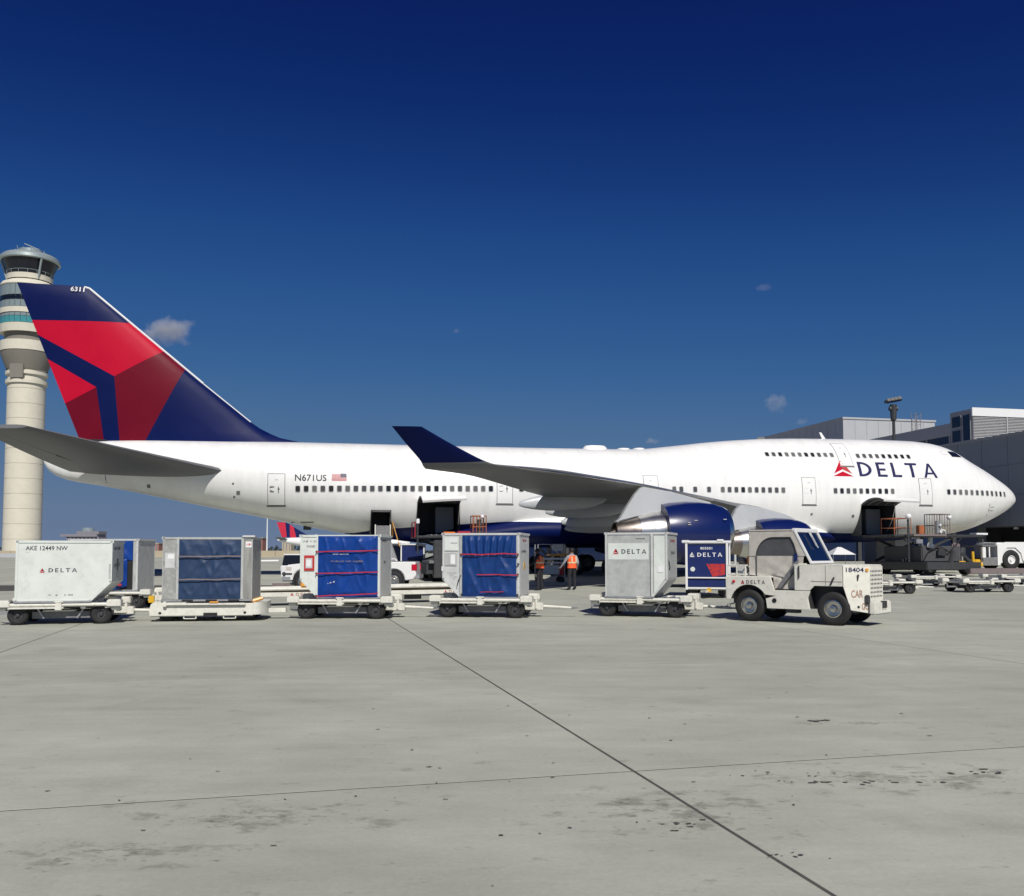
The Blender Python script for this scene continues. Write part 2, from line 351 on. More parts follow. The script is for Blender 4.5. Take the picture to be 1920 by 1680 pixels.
def wheel(parent, c, r, w, hub='chrome', hub_r=0.55, ax=(0,1,0), hubproud=0.01, n=28, tyre='rubber'):
    """tyre with rounded shoulders, hub with dish; ax = axle direction"""
    a = Vector(ax).normalized(); c = Vector(c); t = MB(); h = w/2
    prof = [(-h*.80,r*hub_r),(-h,r*(hub_r+.12)),(-h,r*.86),(-h*.82,r*.96),(-h*.5,r),(h*.5,r),(h*.82,r*.96),(h,r*.86),(h,r*(hub_r+.12)),(h*.80,r*hub_r)]
    t.lathe(prof, c, a, n)
    w_ = t.build('wheel', tyre, parent, smooth=40)
    g = MB(); hr = r*hub_r
    g.lathe([(-h*.86,hr*1.02),(-h*.9,hr*.92),(-h*.55,hr*.8),(-h*.5,hr*.45),(-h*.95,hr*.36),(-h*1.0,0),], c, a, n)
    g.lathe([(h*.86,hr*1.02),(h*.9,hr*.92),(h*.55,hr*.8),(h*.5,hr*.45),(h*.95,hr*.36),(h*1.0,0)], c, a, n)
    g.build('hub', hub, w_, smooth=40)
    return w_
# ============================================================ ground
AP = R(14.2); E1 = Vector((math.cos(AP), math.sin(AP), 0)); E2 = Vector((-math.sin(AP), math.cos(AP), 0))
def gz(y):
    """apron is level near the camera and rises gently towards the terminal"""
    return min(0.9, max(0.0, 0.0133 * (y - 48)))
def concrete(name, joints):
    m = bpy.data.materials.new(name); m.use_nodes = True; t = m.node_tree; b = t.nodes['Principled BSDF']; L = t.links.new
    g = t.nodes.new('ShaderNodeNewGeometry')
    def noise(scale, detail, rough, sx=1, sy=1, rot=0.0):
        mp = t.nodes.new('ShaderNodeMapping'); mp.inputs['Scale'].default_value = (sx, sy, 1); mp.inputs['Rotation'].default_value = (0, 0, rot)
        L(g.outputs['Position'], mp.inputs[0]); n = t.nodes.new('ShaderNodeTexNoise'); n.inputs['Scale'].default_value = scale
        n.inputs['Detail'].default_value = detail; n.inputs['Roughness'].default_value = rough; L(mp.outputs[0], n.inputs['Vector']); return n.outputs[0]
    def rng(src, a, b_, c, d):
        r = t.nodes.new('ShaderNodeMapRange'); r.inputs[1].default_value = a; r.inputs[2].default_value = b_; r.inputs[3].default_value = c; r.inputs[4].default_value = d
        L(src, r.inputs[0]); return r.outputs[0]
    def mul(a, b_):
        n = t.nodes.new('ShaderNodeMath'); n.operation = 'MULTIPLY'; L(a, n.inputs[0])
        if isinstance(b_, float): n.inputs[1].default_value = b_
        else: L(b_, n.inputs[1])
        return n.outputs[0]
    big = noise(0.16, 5, 0.6); mid = noise(1.1, 8, 0.7, 0.6, 1.5, -AP); fine = noise(28, 4, 0.7); tracks = noise(0.9, 6, 0.65, 0.16, 1.3, -AP); cloudy = noise(0.45, 6, 0.6)
    v = mul(rng(big, .3, .7, .86, 1.07), rng(mid, .28, .72, .86, 1.09)); v = mul(v, rng(fine, .2, .8, .90, 1.08)); v = mul(v, rng(tracks, .5, .68, 1.0, .93)); v = mul(v, rng(cloudy, .35, .65, .93, 1.04))
    def math2(op, a, b_):
        n = t.nodes.new('ShaderNodeMath'); n.operation = op; L(a, n.inputs[0])
        if isinstance(b_, float): n.inputs[1].default_value = b_
        else: L(b_, n.inputs[1])
        return n.outputs[0]
    # where fuel, oil and tyre dirt have soaked in: a few known patches plus scattered ones
    zone = None
    for cx, cy, rx, ry in ((2.9, 6.75, 1.7, .55), (3.0, 6.6, 1.0, .3), (1.0, 5.9, 1.0, .75), (-1.6, 5.8, 1.2, .45), (-2.3, 5.05, .9, .35), (3.2, 8.9, .8, .2)):
        mp = t.nodes.new('ShaderNodeVectorMath'); mp.operation = 'SUBTRACT'; mp.inputs[1].default_value = (cx, cy, 0); L(g.outputs['Position'], mp.inputs[0])
        sc_ = t.nodes.new('ShaderNodeVectorMath'); sc_.operation = 'MULTIPLY'; sc_.inputs[1].default_value = (1/rx, 1/ry, 0); L(mp.outputs[0], sc_.inputs[0])
        ln = t.nodes.new('ShaderNodeVectorMath'); ln.operation = 'LENGTH'; L(sc_.outputs[0], ln.inputs[0]); z_ = rng(ln.outputs['Value'], .2, 1.15, 1, 0)
        zone = z_ if zone is None else math2('MAXIMUM', zone, z_)
    blot = noise(2.9, 10, 0.70, 1.0, 1.5); small = noise(8.5, 6, 0.7, 1.0, 1.5); wide = noise(0.55, 8, 0.7)
    s1 = rng(math2('ADD', blot, math2('MULTIPLY', zone, .13)), .60, .70, 1.0, .66); s2 = rng(math2('ADD', small, math2('MULTIPLY', zone, .10)), .655, .70, 1.0, .62); s3 = rng(wide, .56, .70, 1.0, .86)
    v = mul(mul(v, s1), mul(s2, s3))
    oi = t.nodes.new('ShaderNodeObjectInfo'); v = mul(v, rng(oi.outputs['Random'], 0, 1, .955, 1.035))
    if joints:                                     # the far slabs, too small to tell apart
        for rot, per, off in ((-AP, 7.62, 2.6), (-AP, 6.12, 6.52)):
            mp = t.nodes.new('ShaderNodeMapping'); mp.inputs['Rotation'].default_value = (0, 0, rot); L(g.outputs['Position'], mp.inputs[0])
            sp = t.nodes.new('ShaderNodeSeparateXYZ'); L(mp.outputs[0], sp.inputs[0])
            a = t.nodes.new('ShaderNodeMath'); a.operation = 'SUBTRACT'; L(sp.outputs[0 if per > 7 else 1], a.inputs[0]); a.inputs[1].default_value = off
            p = t.nodes.new('ShaderNodeMath'); p.operation = 'PINGPONG'; L(a.outputs[0], p.inputs[0]); p.inputs[1].default_value = per / 2
            v = mul(v, rng(p.outputs[0], 0.02, 0.05, .55, 1.0))
    mx = t.nodes.new('ShaderNodeMix'); mx.data_type = 'RGBA'; mx.blend_type = 'MULTIPLY'; mx.inputs[0].default_value = 1
    mx.inputs[6].default_value = (0.438, 0.446, 0.378, 1); L(v, mx.inputs[7]); L(mx.outputs[2], b.inputs['Base Color'])
    b.inputs['Roughness'].default_value = 0.85; b.inputs['Specular IOR Level'].default_value = 0.25
    bp = t.nodes.new('ShaderNodeBump'); bp.inputs['Strength'].default_value = 0.18; bp.inputs['Distance'].default_value = 0.01
    L(fine, bp.inputs['Height']); L(bp.outputs[0], b.inputs['Normal'])
    return m
MAT['concrete'] = concrete('concrete', False); MAT['concrete_far'] = concrete('concrete_far', True)
MAT['sealant'] = M('sealant', (0.085, 0.08, 0.068), 0.8, var=0.3, scale=4)
MAT['oil'] = M('oil', (0.10, 0.097, 0.088), 0.7, var=0.3, scale=9)
MAT['oil_faint'] = M('oil_faint', (0.26, 0.26, 0.225), 0.75, var=0.2, scale=6)

apron = bpy.data.objects.new('apron', None)
ys = [-80, -20, 10, 30, 46, 48, 50, 56, 62, 70, 80, 90, 100, 116, 140, 300, 900, 2500, 6000, 12000]
b = MB(); xs = [-9000, -2500, -600, -120, 0, 120, 600, 2500, 9000]
for y in ys:
    for x in xs: b.v.append((x, y, gz(y) - (0.0015 if y <= 46 else 0.0)))
for i in range(len(ys) - 1):
    for k in range(len(xs) - 1):
        n = len(xs); b.f.append((i*n+k, i*n+k+1, (i+1)*n+k+1, (i+1)*n+k)); b.m.append(0 if ys[i+1] > 46 else 1)
apron = struct(b.build('apron', ['concrete_far', 'sealant']))
AL = [-50.2, -42.6, -35.0, -27.4, -19.75, -12.1, -4.5, 2.6, 10.7, 18.3, 25.9, 33.5, 41.1, 48.7]
BL = [-11.8, -5.7, 0.4, 6.52, 12.65, 18.8, 24.9, 31.0, 37.1, 43.2]
slab_mesh = {}
for i in range(len(AL) - 1):
    for k in range(len(BL) - 1):
        a0, a1, b0, b1 = AL[i], AL[i+1], BL[k], BL[k+1]; c = E1*((a0+a1)/2) + E2*((b0+b1)/2)
        cs = [E1*a + E2*b_ for a in (a0, a1) for b_ in (b0, b1)]
        if max(q.y for q in cs) > 46.5 or min(q.y for q in cs) < -14 or min(abs(q.x) - max(q.y, 0)*0.62 for q in cs) > 7: continue
        key = (round(a1-a0, 2), round(b1-b0, 2))
        if key not in slab_mesh:
            ga, gb, ch = 0.014, 0.012, 0.0015; q = MB(); hx, hy = key[0]/2 - ga, key[1]/2 - gb
            vs_ = [(-hx,-hy,-.04),(hx,-hy,-.04),(hx,hy,-.04),(-hx,hy,-.04),(-hx,-hy,-ch),(hx,-hy,-ch),(hx,hy,-ch),(-hx,hy,-ch),(-hx+ch,-hy+ch,0),(hx-ch,-hy+ch,0),(hx-ch,hy-ch,0),(-hx+ch,hy-ch,0)]
            q.add(vs_, [(0,1,5,4),(1,2,6,5),(2,3,7,6),(3,0,4,7),(4,5,9,8),(5,6,10,9),(6,7,11,10),(7,4,8,11),(8,9,10,11)])
            o = q.build('slab', 'concrete', apron); slab_mesh[key] = o.data
        else: o = link('slab', slab_mesh[key], apron)
        o.location = (c.x, c.y, 0); o.rotation_euler = (0, 0, AP)
# spilled oil and fuel spots, thin films lying on the slabs
SPZ = [0.0]
def spot(x, y, rx, ry, mat, z=0.004):
    n = 12; z += SPZ[0]; ph = random.random()*6; pts = []
    for k in range(n):
        a = 2*math.pi*k/n; r = 1 + 0.30*math.sin(2*a+ph) + random.uniform(-.28, .28); pts.append((x + rx*r*math.cos(a), y + ry*r*math.sin(a), z))
    q = MB(); q.add(pts, [tuple(range(n))]); SPZ[0] += 0.00004; return q.build('oil_spot', mat, apron)
for (cx, cy, sx, sy, n, r0, r1, mt) in [
    (2.45, 6.62, .55, .05, 20, .005, .020, 'oil'), (2.2, 6.85, .45, .07, 12, .004, .012, 'oil'), (3.55, 6.9, .30, .08, 8, .008, .025, 'oil'),
    (1.00, 5.62, .16, .07, 10, .004, .014, 'oil'), (1.50, 5.02, .14, .06, 9, .004, .011, 'oil'), (3.0, 9.0, .18, .03, 4, .012, .03, 'oil'),
    (-.4, 6.4, 2.4, 1.1, 22, .004, .011, 'oil'), (0.3, 8.8, 3.5, 1.5, 20, .006, .015, 'oil')]:
    for _ in range(n):
        r = random.uniform(r0, r1); spot(random.gauss(cx, sx*.6), random.gauss(cy, sy*.6), r*random.uniform(1, 1.8), r, mt, 0.004 if mt == 'oil' else 0.003)

# ============================================================ control tower
TW = thing('control_tower', 'tall cream concrete control tower with dark glazed cab behind the tail fin', 'tower', (-194.4, 360, 0.9)); TW.scale = (1, 1, .985)
tb = MB()                                           # shaft: stacked precast drums with open joints
hts = [0 + 6.05*k for k in range(13)] + [76]
for h0, h1 in zip(hts[:-1], hts[1:]):
    q = MB(); q.lathe([(0, 6.7), (.12, 6.9), (h1-h0-.12, 6.9), (h1-h0, 6.7)], (0, 0, h0), (0, 0, 1), 40); q.build('shaft_ring', 'precast', TW, smooth=30)
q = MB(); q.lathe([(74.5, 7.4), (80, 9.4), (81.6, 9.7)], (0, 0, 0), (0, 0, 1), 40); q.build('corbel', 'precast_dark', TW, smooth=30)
def tring(name, prof, mat): q = MB(); q.lathe(prof, (0, 0, 0), (0, 0, 1), 48); return q.build(name, mat, TW, smooth=30)
tring('collar_band', [(72.2, 6.8), (72.3, 7.7), (73.6, 7.7), (73.7, 6.8)], 'precast'); tring('collar_band', [(68.6, 6.8), (68.7, 7.6), (70.2, 7.6), (70.3, 6.8)], 'precast')
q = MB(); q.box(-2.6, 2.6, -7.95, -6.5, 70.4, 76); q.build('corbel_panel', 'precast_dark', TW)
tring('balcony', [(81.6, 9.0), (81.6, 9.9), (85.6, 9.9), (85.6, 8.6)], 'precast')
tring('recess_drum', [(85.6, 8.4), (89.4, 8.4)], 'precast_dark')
tring('spandrel', [(89.2, 8.5), (88.9, 10.0), (92.2, 10.3), (92.2, 9.9)], 'precast')
tring('spandrel', [(96.4, 10.2), (96.4, 10.5), (98.5, 10.5), (98.5, 10.2)], 'precast')
tring('dome_skirt', [(107.8, 10.4), (108.2, 10.6), (109.6, 9.9), (110.8, 7.6), (111, 6)], 'precast')
tring('glazing_core', [(92, 9.75), (108, 10.05)], 'far_grey')
for z0, z1, r_, mt in ((92.3, 94.9, 10.1, 'teal_glass'), (94.9, 96.3, 10.15, 'tower_glass'), (98.6, 101.4, 10.25, 'tower_glass'), (101.6, 103.2, 10.25, 'cab_glass'), (103.4, 107.7, 10.3, 'tower_glass')):
    n = 30; dw = 2*r_*math.tan(math.pi/n)*.93; pm = None
    for k in range(n):
        a = 2*math.pi*k/n
        if math.sin(a) > 0.35: continue
        if pm is None: q = MB(); q.box(-.06, .06, -dw/2, dw/2, z0+.07, z1-.07); o = q.build('pane', mt, TW); pm = o.data
        else: o = link('pane', pm, TW)
        o.location = (r_*math.cos(a), r_*math.sin(a), 0); o.rotation_euler = (0, 0, a)
tring('cab_base', [(110.9, 8.3), (113.0, 8.4), (113.0, 7.6)], 'precast')
tring('cab_glazing', [(113.0, 7.9), (119.0, 10.2)], 'cab_glass')
for a in (-40, 140, 60, 200):
    q = MB(); q.tube([(8.0*math.cos(R(a)), 8.0*math.sin(R(a)), 111), (9.2*math.cos(R(a)), 9.2*math.sin(R(a)), 115.2), (10.7*math.cos(R(a)), 10.7*math.sin(R(a)), 119.5)], .42, 6); q.build('cab_strut', 'tower_metal', TW)
q = MB(); n = 32; rp = [(8.5*math.cos(2*math.pi*k/n), 8.5*math.sin(2*math.pi*k/n), 114.4) for k in range(n+1)]; q.tube(rp, .09, 5)
for p in rp[::2]: q.cyl((p[0], p[1], 113), p, .08, n=5)
q.build('cab_railing', 'tower_metal', TW)
tring('cab_roof', [(118.8, 10.3), (119.1, 11.1), (120.4, 11.0), (121.6, 9.6), (121.8, 5)], 'tower_metal')
tring('roof_drum', [(121.6, 4.4), (124.3, 4.4), (124.3, 0.1)], 'tower_metal')
q = MB()
for k in range(12):
    a = 2*math.pi*k/12; q.cyl((5.4*math.cos(a), 5.4*math.sin(a), 121.6), (5.4*math.cos(a), 5.4*math.sin(a), 124.2), .16, n=5)
q.cyl((-4.6, 0, 121.6), (-5.6, 0, 126.6), .1, n=5); q.cyl((0, 0, 124), (.4, 0, 125.6), .25, n=6); q.cyl((-2.4, -.3, 127.2), (3.0, .3, 124.9), .22, n=6)
q.build('radar_mast', 'tower_metal', TW)

# ============================================================ terminal buildings on the right
RZ = 12.6
CB = thing('concourse', 'long dark grey concourse wall with open ground floor behind the nose of the airliner', 'building', (56, 99.2, 0.9), RZ)
q = MB(); q.box(0, 45, -40, 150, 3.7, 13.8); q.build('wall', 'bld_wall', CB)
q = MB(); q.box(-.15, 45, -40.2, 150.2, 13.8, 14.05); q.build('parapet', 'bld_grey', CB)
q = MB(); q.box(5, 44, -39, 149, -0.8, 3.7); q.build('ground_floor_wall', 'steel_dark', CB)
for k in range(46): q = MB(); q.box(-.03, 0, -38+4*k, -37.93+4*k, 3.75, 13.8); q.build('cladding_joint', 'joint_grey', CB)
for z in (7.1, 10.5): q = MB(); q.box(-.035, 0, -40, 150, z, z+.07); q.build('cladding_joint', 'joint_grey', CB)
for k in range(20):
    q = MB(); q.box(0.4, 1.1, -38+9*k, -37.3+9*k, -0.8, 3.7); q.build('column', 'bld_wall', CB)
for k in range(7):
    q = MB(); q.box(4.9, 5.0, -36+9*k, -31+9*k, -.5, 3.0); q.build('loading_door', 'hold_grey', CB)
for yy in (2, 20, 38): 
    q = MB(); q.cyl((.8, yy, 3.35), (.8, yy, 3.6), .28, .22, n=10); q.build('ceiling_lamp', 'clean_white', CB)
PH = thing('roof_penthouse', 'boxy louvred penthouse with white slats on the concourse roof', 'building', (56, 99.2, 14.95), RZ)
q = MB(); q.box(0.9, 40, 8.5, 12.3, 0, 3.9); q.build('wall', 'bld_grey', PH)
q = MB(); q.box(0.7, 40, 8.2, 8.45, 3.0, 4.0); q.build('fascia', 'clean_white', PH)
for k in range(16):
    q = MB(); q.panel([(0, 0), (.17, .05), (.17, .08), (0, .03)], (0.9, 8.3, 0.05+.185*k), (0, 1, 0), (0, 0, 1), 39); q.build('louvre_slat', 'clean_white', PH)
q = MB(); q.box(5.5, 5.62, 8.22, 8.3, 0, 3.0); q.build('louvre_mullion', 'bld_light', PH)
for y0, y1, z0, z1 in ((8.8, 10.0, .2, 3.3), (10.4, 11.9, 2.0, 3.3), (10.4, 11.9, .2, 1.6)):
    q = MB(); q.box(.84, .9, y0, y1, z0, z1); wn = q.build('window', 'bld_glass', PH)
    q = MB(); q.box(.80, .86, y0-.08, y0, z0, z1); q.box(.80, .86, y1, y1+.08, z0, z1); q.box(.80, .86, y0-.08, y1+.08, z1, z1+.08); q.build('window_frame', 'bld_grey', wn)
MBD = thing('terminal_block', 'set-back grey terminal block with blue glass strip between the penthouse and the hangar', 'building', (61, 125, 0.9), RZ)
q = MB(); q.box(0, 30, -10, 70, -1, 15.4); q.box(0, 30, -10, 70, 17.0, 18.7); q.build('wall', 'bld_grey', MBD)
q = MB(); q.box(.25, 30, -10, 70, 15.4, 17.0); q.build('ribbon_window', 'bld_glass', MBD)
for k in range(16):
    q = MB(); q.box(.12, .25, -9+4.8*k, -8.8+4.8*k, 15.4, 17.0); q.build('mullion', 'bld_grey', MBD)
HG = thing('hangar', 'tall plain hangar with a bright front and a dark side behind the upper deck', 'building', (73.5, 200, 0.9), RZ)
q = MB(); q.box(0, 23.3, 0, 75, -1, 30.4); q.build('wall', 'bld_light', HG)
q = MB(); q.box(-.2, 23.5, -.2, 75.2, 30.4, 30.8); q.build('parapet', 'bld_light', HG)
TG = thing('terminal_wing', 'dark glazed terminal wing seen under the belly of the airliner', 'building', (0, 97, 0.65), 4)
q = MB(); q.box(0, 52, .4, 18, -1, 7.0); q.build('wall', 'term_glass', TG); q = MB(); q.box(-.3, 52.3, -.2, 18.3, 7.0, 7.4); q.build('roof', 'bld_wall', TG)
for k in range(9):
    q = MB(); q.box(1+5.4*k, 5.8+5.4*k, .3, .4, .2, 3.0); q.build('glazing_panel', 'bld_glass', TG)
for k in range(10):
    q = MB(); q.box(.3+5.4*k, .7+5.4*k, 0, .4, -.5, 7.0); q.build('pillar', 'steel_dark', TG)
for k in range(1, 8): q = MB(); q.box(2.91*k, 2.91*k+.10, -.05, 0, 0, 30.3); q.build('cladding_joint', 'bld_grey', HG)
for k in range(1, 24): q = MB(); q.box(-.05, 0, 3.1*k, 3.1*k+.10, 0, 30.3); q.build('cladding_joint', 'bld_grey', HG)
# lattice mast on the roof
LM = thing('lattice_mast', 'thin lattice antenna mast on the roof in front of the hangar', 'mast', (67.3, 150, 19.3), RZ)
q = MB()
for sx in (-.5, .5):
    for sy in (-.5, .5): q.cyl((sx, sy, 0), (sx, sy, 5.6), .05, n=5)
for k in range(7):
    z = .4+.8*k
    for sy in (-.5, .5): q.cyl((-.5, sy, z), (.5, sy, z), .03, n=4); q.cyl((-.5, sy, z), (.5, sy, z+.8 if k < 6 else z), .03, n=4)
q.build('lattice', 'far_grey', LM)
# floodlight mast
FM = thing('floodlight_mast', 'dark floodlight mast with a tilted lamp head rising behind the upper deck', 'light mast', (46.6, 110, 0.8), 0)
q = MB(); q.cyl((0, 0, 0), (0, 0, 18.2), .26, .17, n=10); q.build('pole', 'steel_dark', FM, smooth=40)
q = MB(); q.cyl((0, 0, 17.0), (0, 0, 18.9), .34, .42, n=10); q.cyl((-.5, 0, 18.4), (.5, 0, 18.4), .28, n=8); q.build('lamp_bracket', 'steel_dark', FM)
q = MB(); q.obox((0, 0, 19.4), (1.9, .7, .34), (0, -9, 0)); q.build('lamp_frame', 'steel_dark', FM)
for k in range(4):
    q = MB(); q.obox((-.66+.44*k, -.2, 19.33+.083*k), (.44, .55, .42), (-25, -9, 0)); fl = q.build('floodlight', 'steel_dark', FM, bevel=.04)
    q = MB(); q.obox((-.66+.44*k, -.50, 19.20+.083*k), (.36, .03, .32), (-25, -9, 0)); q.build('lens', 'cab_glass', fl)

# ============================================================ far things on the left
def simple(name, label, cat, fn, mat, group=None, loc=(0,0,0), rz=0):
    o = thing(name, label, cat, loc, rz, group); fn(o); return o
FB = thing('far_hotel', 'hazy far building with a stepped flat top right of the control tower', 'building', (-332, 700, 0.9))
q = MB(); q.box(-12, 13, 0, 14, 0, 13); q.build('wall', 'far_grey', FB); q = MB(); q.box(-16, 12, -1, 15, 13, 15); q.box(-4, 13, 0, 14, 15, 17.2); q.build('roof', 'far_grey', FB)
q = MB(); q.cyl((2, 6, 17), (2, 6, 20), 5, 4, n=14); q.build('roof_dome', 'tower_glass', FB)
for k in range(8):
    q = MB(); q.box(-11+3*k, -9.2+3*k, -.1, 0, 3, 12); q.build('window', 'bld_glass', FB)
for nm, lb, x, wd, h, mt in (('red_block', 'small far red block seen behind the dark blue curtain container', -238, 9, 6.6, 'brick_far'), ('brick_tower', 'far red brick tower block with pale stripes right of the dark blue container', -169, 8, 10.2, 'brick_far'), ('tan_block', 'pale tan far block beside the tail of the far airliner', -149, 6, 8, 'beige_wall')):
    o = thing(nm, lb, 'building', (x, 600, .9)); q = MB(); q.box(-wd/2, wd/2, 0, 9, -1, h); q.build('wall', mt, o); q = MB(); q.box(-wd/2-.3, wd/2+.3, -.3, 9.3, h, h+.5); q.build('roof', 'beige_wall', o)
    for k in range(3):
        q = MB(); q.box(-wd/2+wd*(k+.35)/3, -wd/2+wd*(k+.65)/3, -.12, 0, 0, h-.6); q.build('window_strip', 'text_white' if nm == 'brick_tower' else 'far_grey', o)
BW = thing('blast_wall', 'long low beige blast wall along the far edge of the apron', 'wall', (-110, 150, 0.9), -3)
for k in range(22):
    q = MB(); q.box(4.0*k, 4.0*k+3.94, 0, .5, -.1, 1.05); q.build('wall_panel', 'beige_wall', BW)
BW2 = thing('concrete_wall', 'low grey concrete wall at the foot of the control tower', 'wall', (-175, 130, 0.9), 6)
for k in range(20):
    q = MB(); q.box(5.0*k, 5.0*k+4.93, 0, .5, -.1, .62); q.build('wall_panel', 'bld_light', BW2)
LP = thing('light_pole', 'slim white light pole standing left of the far airliner tail', 'light pole', (-67.5, 250, 0.9)); q = MB(); q.cyl((0,0,0),(0,0,11.3),.22,.12,n=8); q.build('pole','clean_white',LP); q = MB(); q.box(-.9,.9,-.3,.3,11.2,11.5); q.build('lamp_head','far_grey',LP)
# far wood: one mass along the horizon
q = MB()
for k in range(2600):
    x = random.uniform(-900, 260); y = random.uniform(760, 860); h = 3.0+3.0*math.sin(x*.021)+2.2*math.sin(x*.067+1); z = random.random()**.8*max(1.5, h)+.9; s_ = random.uniform(1.2, 2.8)
    a = random.random()*6; q.add([(x+s_*math.cos(a), y, z-s_*.5), (x-s_*math.cos(a+.7), y+s_*math.sin(a), z), (x+s_*.3*math.sin(a), y-.5*s_, z+s_*.7)], [(0, 1, 2)])
fw = q.build('far_wood', 'foliage_far'); fw['kind'] = 'stuff'; fw['label'] = 'dark strip of far trees along the horizon'

# ============================================================ clouds
def cloud(label, c, size, dens, seed):
    rnd = random.Random(seed); bm = bmesh.new(); bmesh.ops.create_icosphere(bm, subdivisions=3, radius=1)
    for v in bm.verts:
        n = v.co.normalized(); k = 1 + .22*math.sin(5*n.x+seed)+.18*math.sin(7*n.z+2*seed)+.12*math.sin(9*n.y)
        v.co = Vector((n.x*size[0]*k, n.y*size[1]*k, n.z*size[2]*k))
    me = bpy.data.meshes.new('cloud'); bm.to_mesh(me); bm.free()
    m = bpy.data.materials.new('cloud_vapour'); m.use_nodes = True; t = m.node_tree; t.nodes.remove(t.nodes['Principled BSDF'])
    pv = t.nodes.new('ShaderNodeVolumePrincipled'); pv.inputs['Color'].default_value = (.97, .95, .96, 1); pv.inputs['Anisotropy'].default_value = -0.3
    tc = t.nodes.new('ShaderNodeTexCoord'); n1 = t.nodes.new('ShaderNodeTexNoise'); n1.inputs['Scale'].default_value = 3.0/size[0]; n1.inputs['Detail'].default_value = 7; n1.inputs['Roughness'].default_value = .62
    mp = t.nodes.new('ShaderNodeMapping'); mp.inputs['Location'].default_value = (seed*31, 0, 0); t.links.new(tc.outputs['Object'], mp.inputs[0]); t.links.new(mp.outputs[0], n1.inputs['Vector'])
    ln = t.nodes.new('ShaderNodeVectorMath'); ln.operation = 'MULTIPLY'; ln.inputs[1].default_value = (1/size[0], 1/size[1], 1/size[2]); t.links.new(tc.outputs['Object'], ln.inputs[0])
    le = t.nodes.new('ShaderNodeVectorMath'); le.operation = 'LENGTH'; t.links.new(ln.outputs[0], le.inputs[0])
    fo = t.nodes.new('ShaderNodeMapRange'); fo.inputs[1].default_value = 0.1; fo.inputs[2].default_value = 0.95; fo.inputs[3].default_value = .28; fo.inputs[4].default_value = -.30; t.links.new(le.outputs['Value'], fo.inputs[0])
    ad = t.nodes.new('ShaderNodeMath'); ad.operation = 'ADD'; t.links.new(n1.outputs[0], ad.inputs[0]); t.links.new(fo.outputs[0], ad.inputs[1])
    mr = t.nodes.new('ShaderNodeMapRange'); mr.inputs[1].default_value = .50; mr.inputs[2].default_value = .85; mr.inputs[3].default_value = 0; mr.inputs[4].default_value = dens; t.links.new(ad.outputs[0], mr.inputs[0])
    t.links.new(mr.outputs[0], pv.inputs['Density']); t.links.new(pv.outputs[0], t.nodes['Material Output'].inputs['Volume'])
    me.materials.append(m); o = link('cloud', me, None, c); tag(o, label, 'cloud', 'small clouds in the blue sky'); return o
cloud('ragged grey cloud just right of the tail fin', (-1002, 2600, 642), (145, 80, 78), .026, 1)
cloud('wispy upright cloud above the hump of the upper deck', (880, 3000, 500), (80, 50, 70), .010, 2)
cloud('tiny wisp of cloud low over the hangar roof', (965, 3000, 438), (38, 30, 24), .011, 3)
cloud('faint highest wisp of cloud in the right half of the sky', (846, 3000, 893), (60, 40, 26), .007, 4)
cloud('faint wisp of cloud peeping over the fuselage behind the hump', (468, 3000, 372), (50, 40, 20), .013, 5)
cloud('faintest speck of cloud in the middle of the sky', (-185, 3000, 742), (30, 24, 20), .008, 6)
# ============================================================ the airliner (local x = forward, y = port, starboard faces the camera)
AC = thing('airliner', 'white four engined wide body jet with upper deck hump and red and navy tail fin', 'airplane', (-13.975, 59.172, 0), 12.6)
fT = pchip([(-15.35,7.35),(-15.2,7.68),(-14.6,8.05),(-13.2,8.52),(-11,8.68),(-9.3,8.74),(-4,8.80),(0,8.85),(7,8.86),(12,8.87),(19.6,8.92),(22.8,8.97),(23.9,9.02),(25.2,9.17),(26.8,9.37),(28.9,9.63),(31,9.83),(33.5,10.0),(36.1,10.09),(42.3,10.17),(45,10.15),(46.6,10.05),(47.7,9.86),(48.7,9.52),(49.4,9.14),(50.1,8.76),(51.3,8.17),(52.55,7.5),(53.55,6.94),(54.17,6.5),(54.5,6.17),(54.68,5.8)])
fB = pchip([(-15.35,7.3),(-15.2,6.95),(-14.85,6.56),(-14,6.17),(-11.7,5.77),(-10.1,5.46),(-7.7,4.98),(-5.3,4.5),(-2.8,4.03),(.2,3.42),(1.9,3.1),(3.5,2.82),(7,2.45),(12,2.25),(17,2.2),(38.7,2.36),(43,2.5),(46,2.75),(49.5,3.27),(51.4,3.86),(52.7,4.42),(53.7,4.93),(54.3,5.33),(54.68,5.72)])
fW = pchip([(-15.35,.1),(-15.2,.34),(-14,.62),(-11.7,1.15),(-7.7,2.0),(-5.3,2.42),(-2.8,2.75),(0,3.02),(3.5,3.2),(7,3.25),(43,3.25),(46,3.17),(48,3.0),(50,2.62),(51.5,2.15),(52.7,1.66),(53.7,1.12),(54.3,.66),(54.68,.05)])
fC = pchip([(-15.35,7.32),(-11.7,7.2),(-7.7,6.85),(-5.3,6.65),(-2.8,6.4),(0,6.1),(3.5,5.75),(7,5.55),(12,5.5),(24,5.55),(36,5.6),(46,5.65),(50,5.72),(54.68,5.76)])
fZ = pchip([(3.0,2.87),(3.6,2.92),(4.8,3.1),(6,3.2),(11.6,3.56),(13.8,3.68),(18,3.6),(30,3.3),(37,3.06),(40,3.04),(43,2.9),(45.3,2.7)])
def zfloor(s): return max(fB(s)+.02, fZ(s)) if 3.0 < s < 45.3 else fB(s)+.02
def sect(s, t):
    c = fC(s); hw = fW(s)
    if t <= math.pi/2: return hw*math.sin(t), c+(fT(s)-c)*math.cos(t)
    return hw*max(0, math.sin(t))**.92, c+(c-fB(s))*math.cos(t)
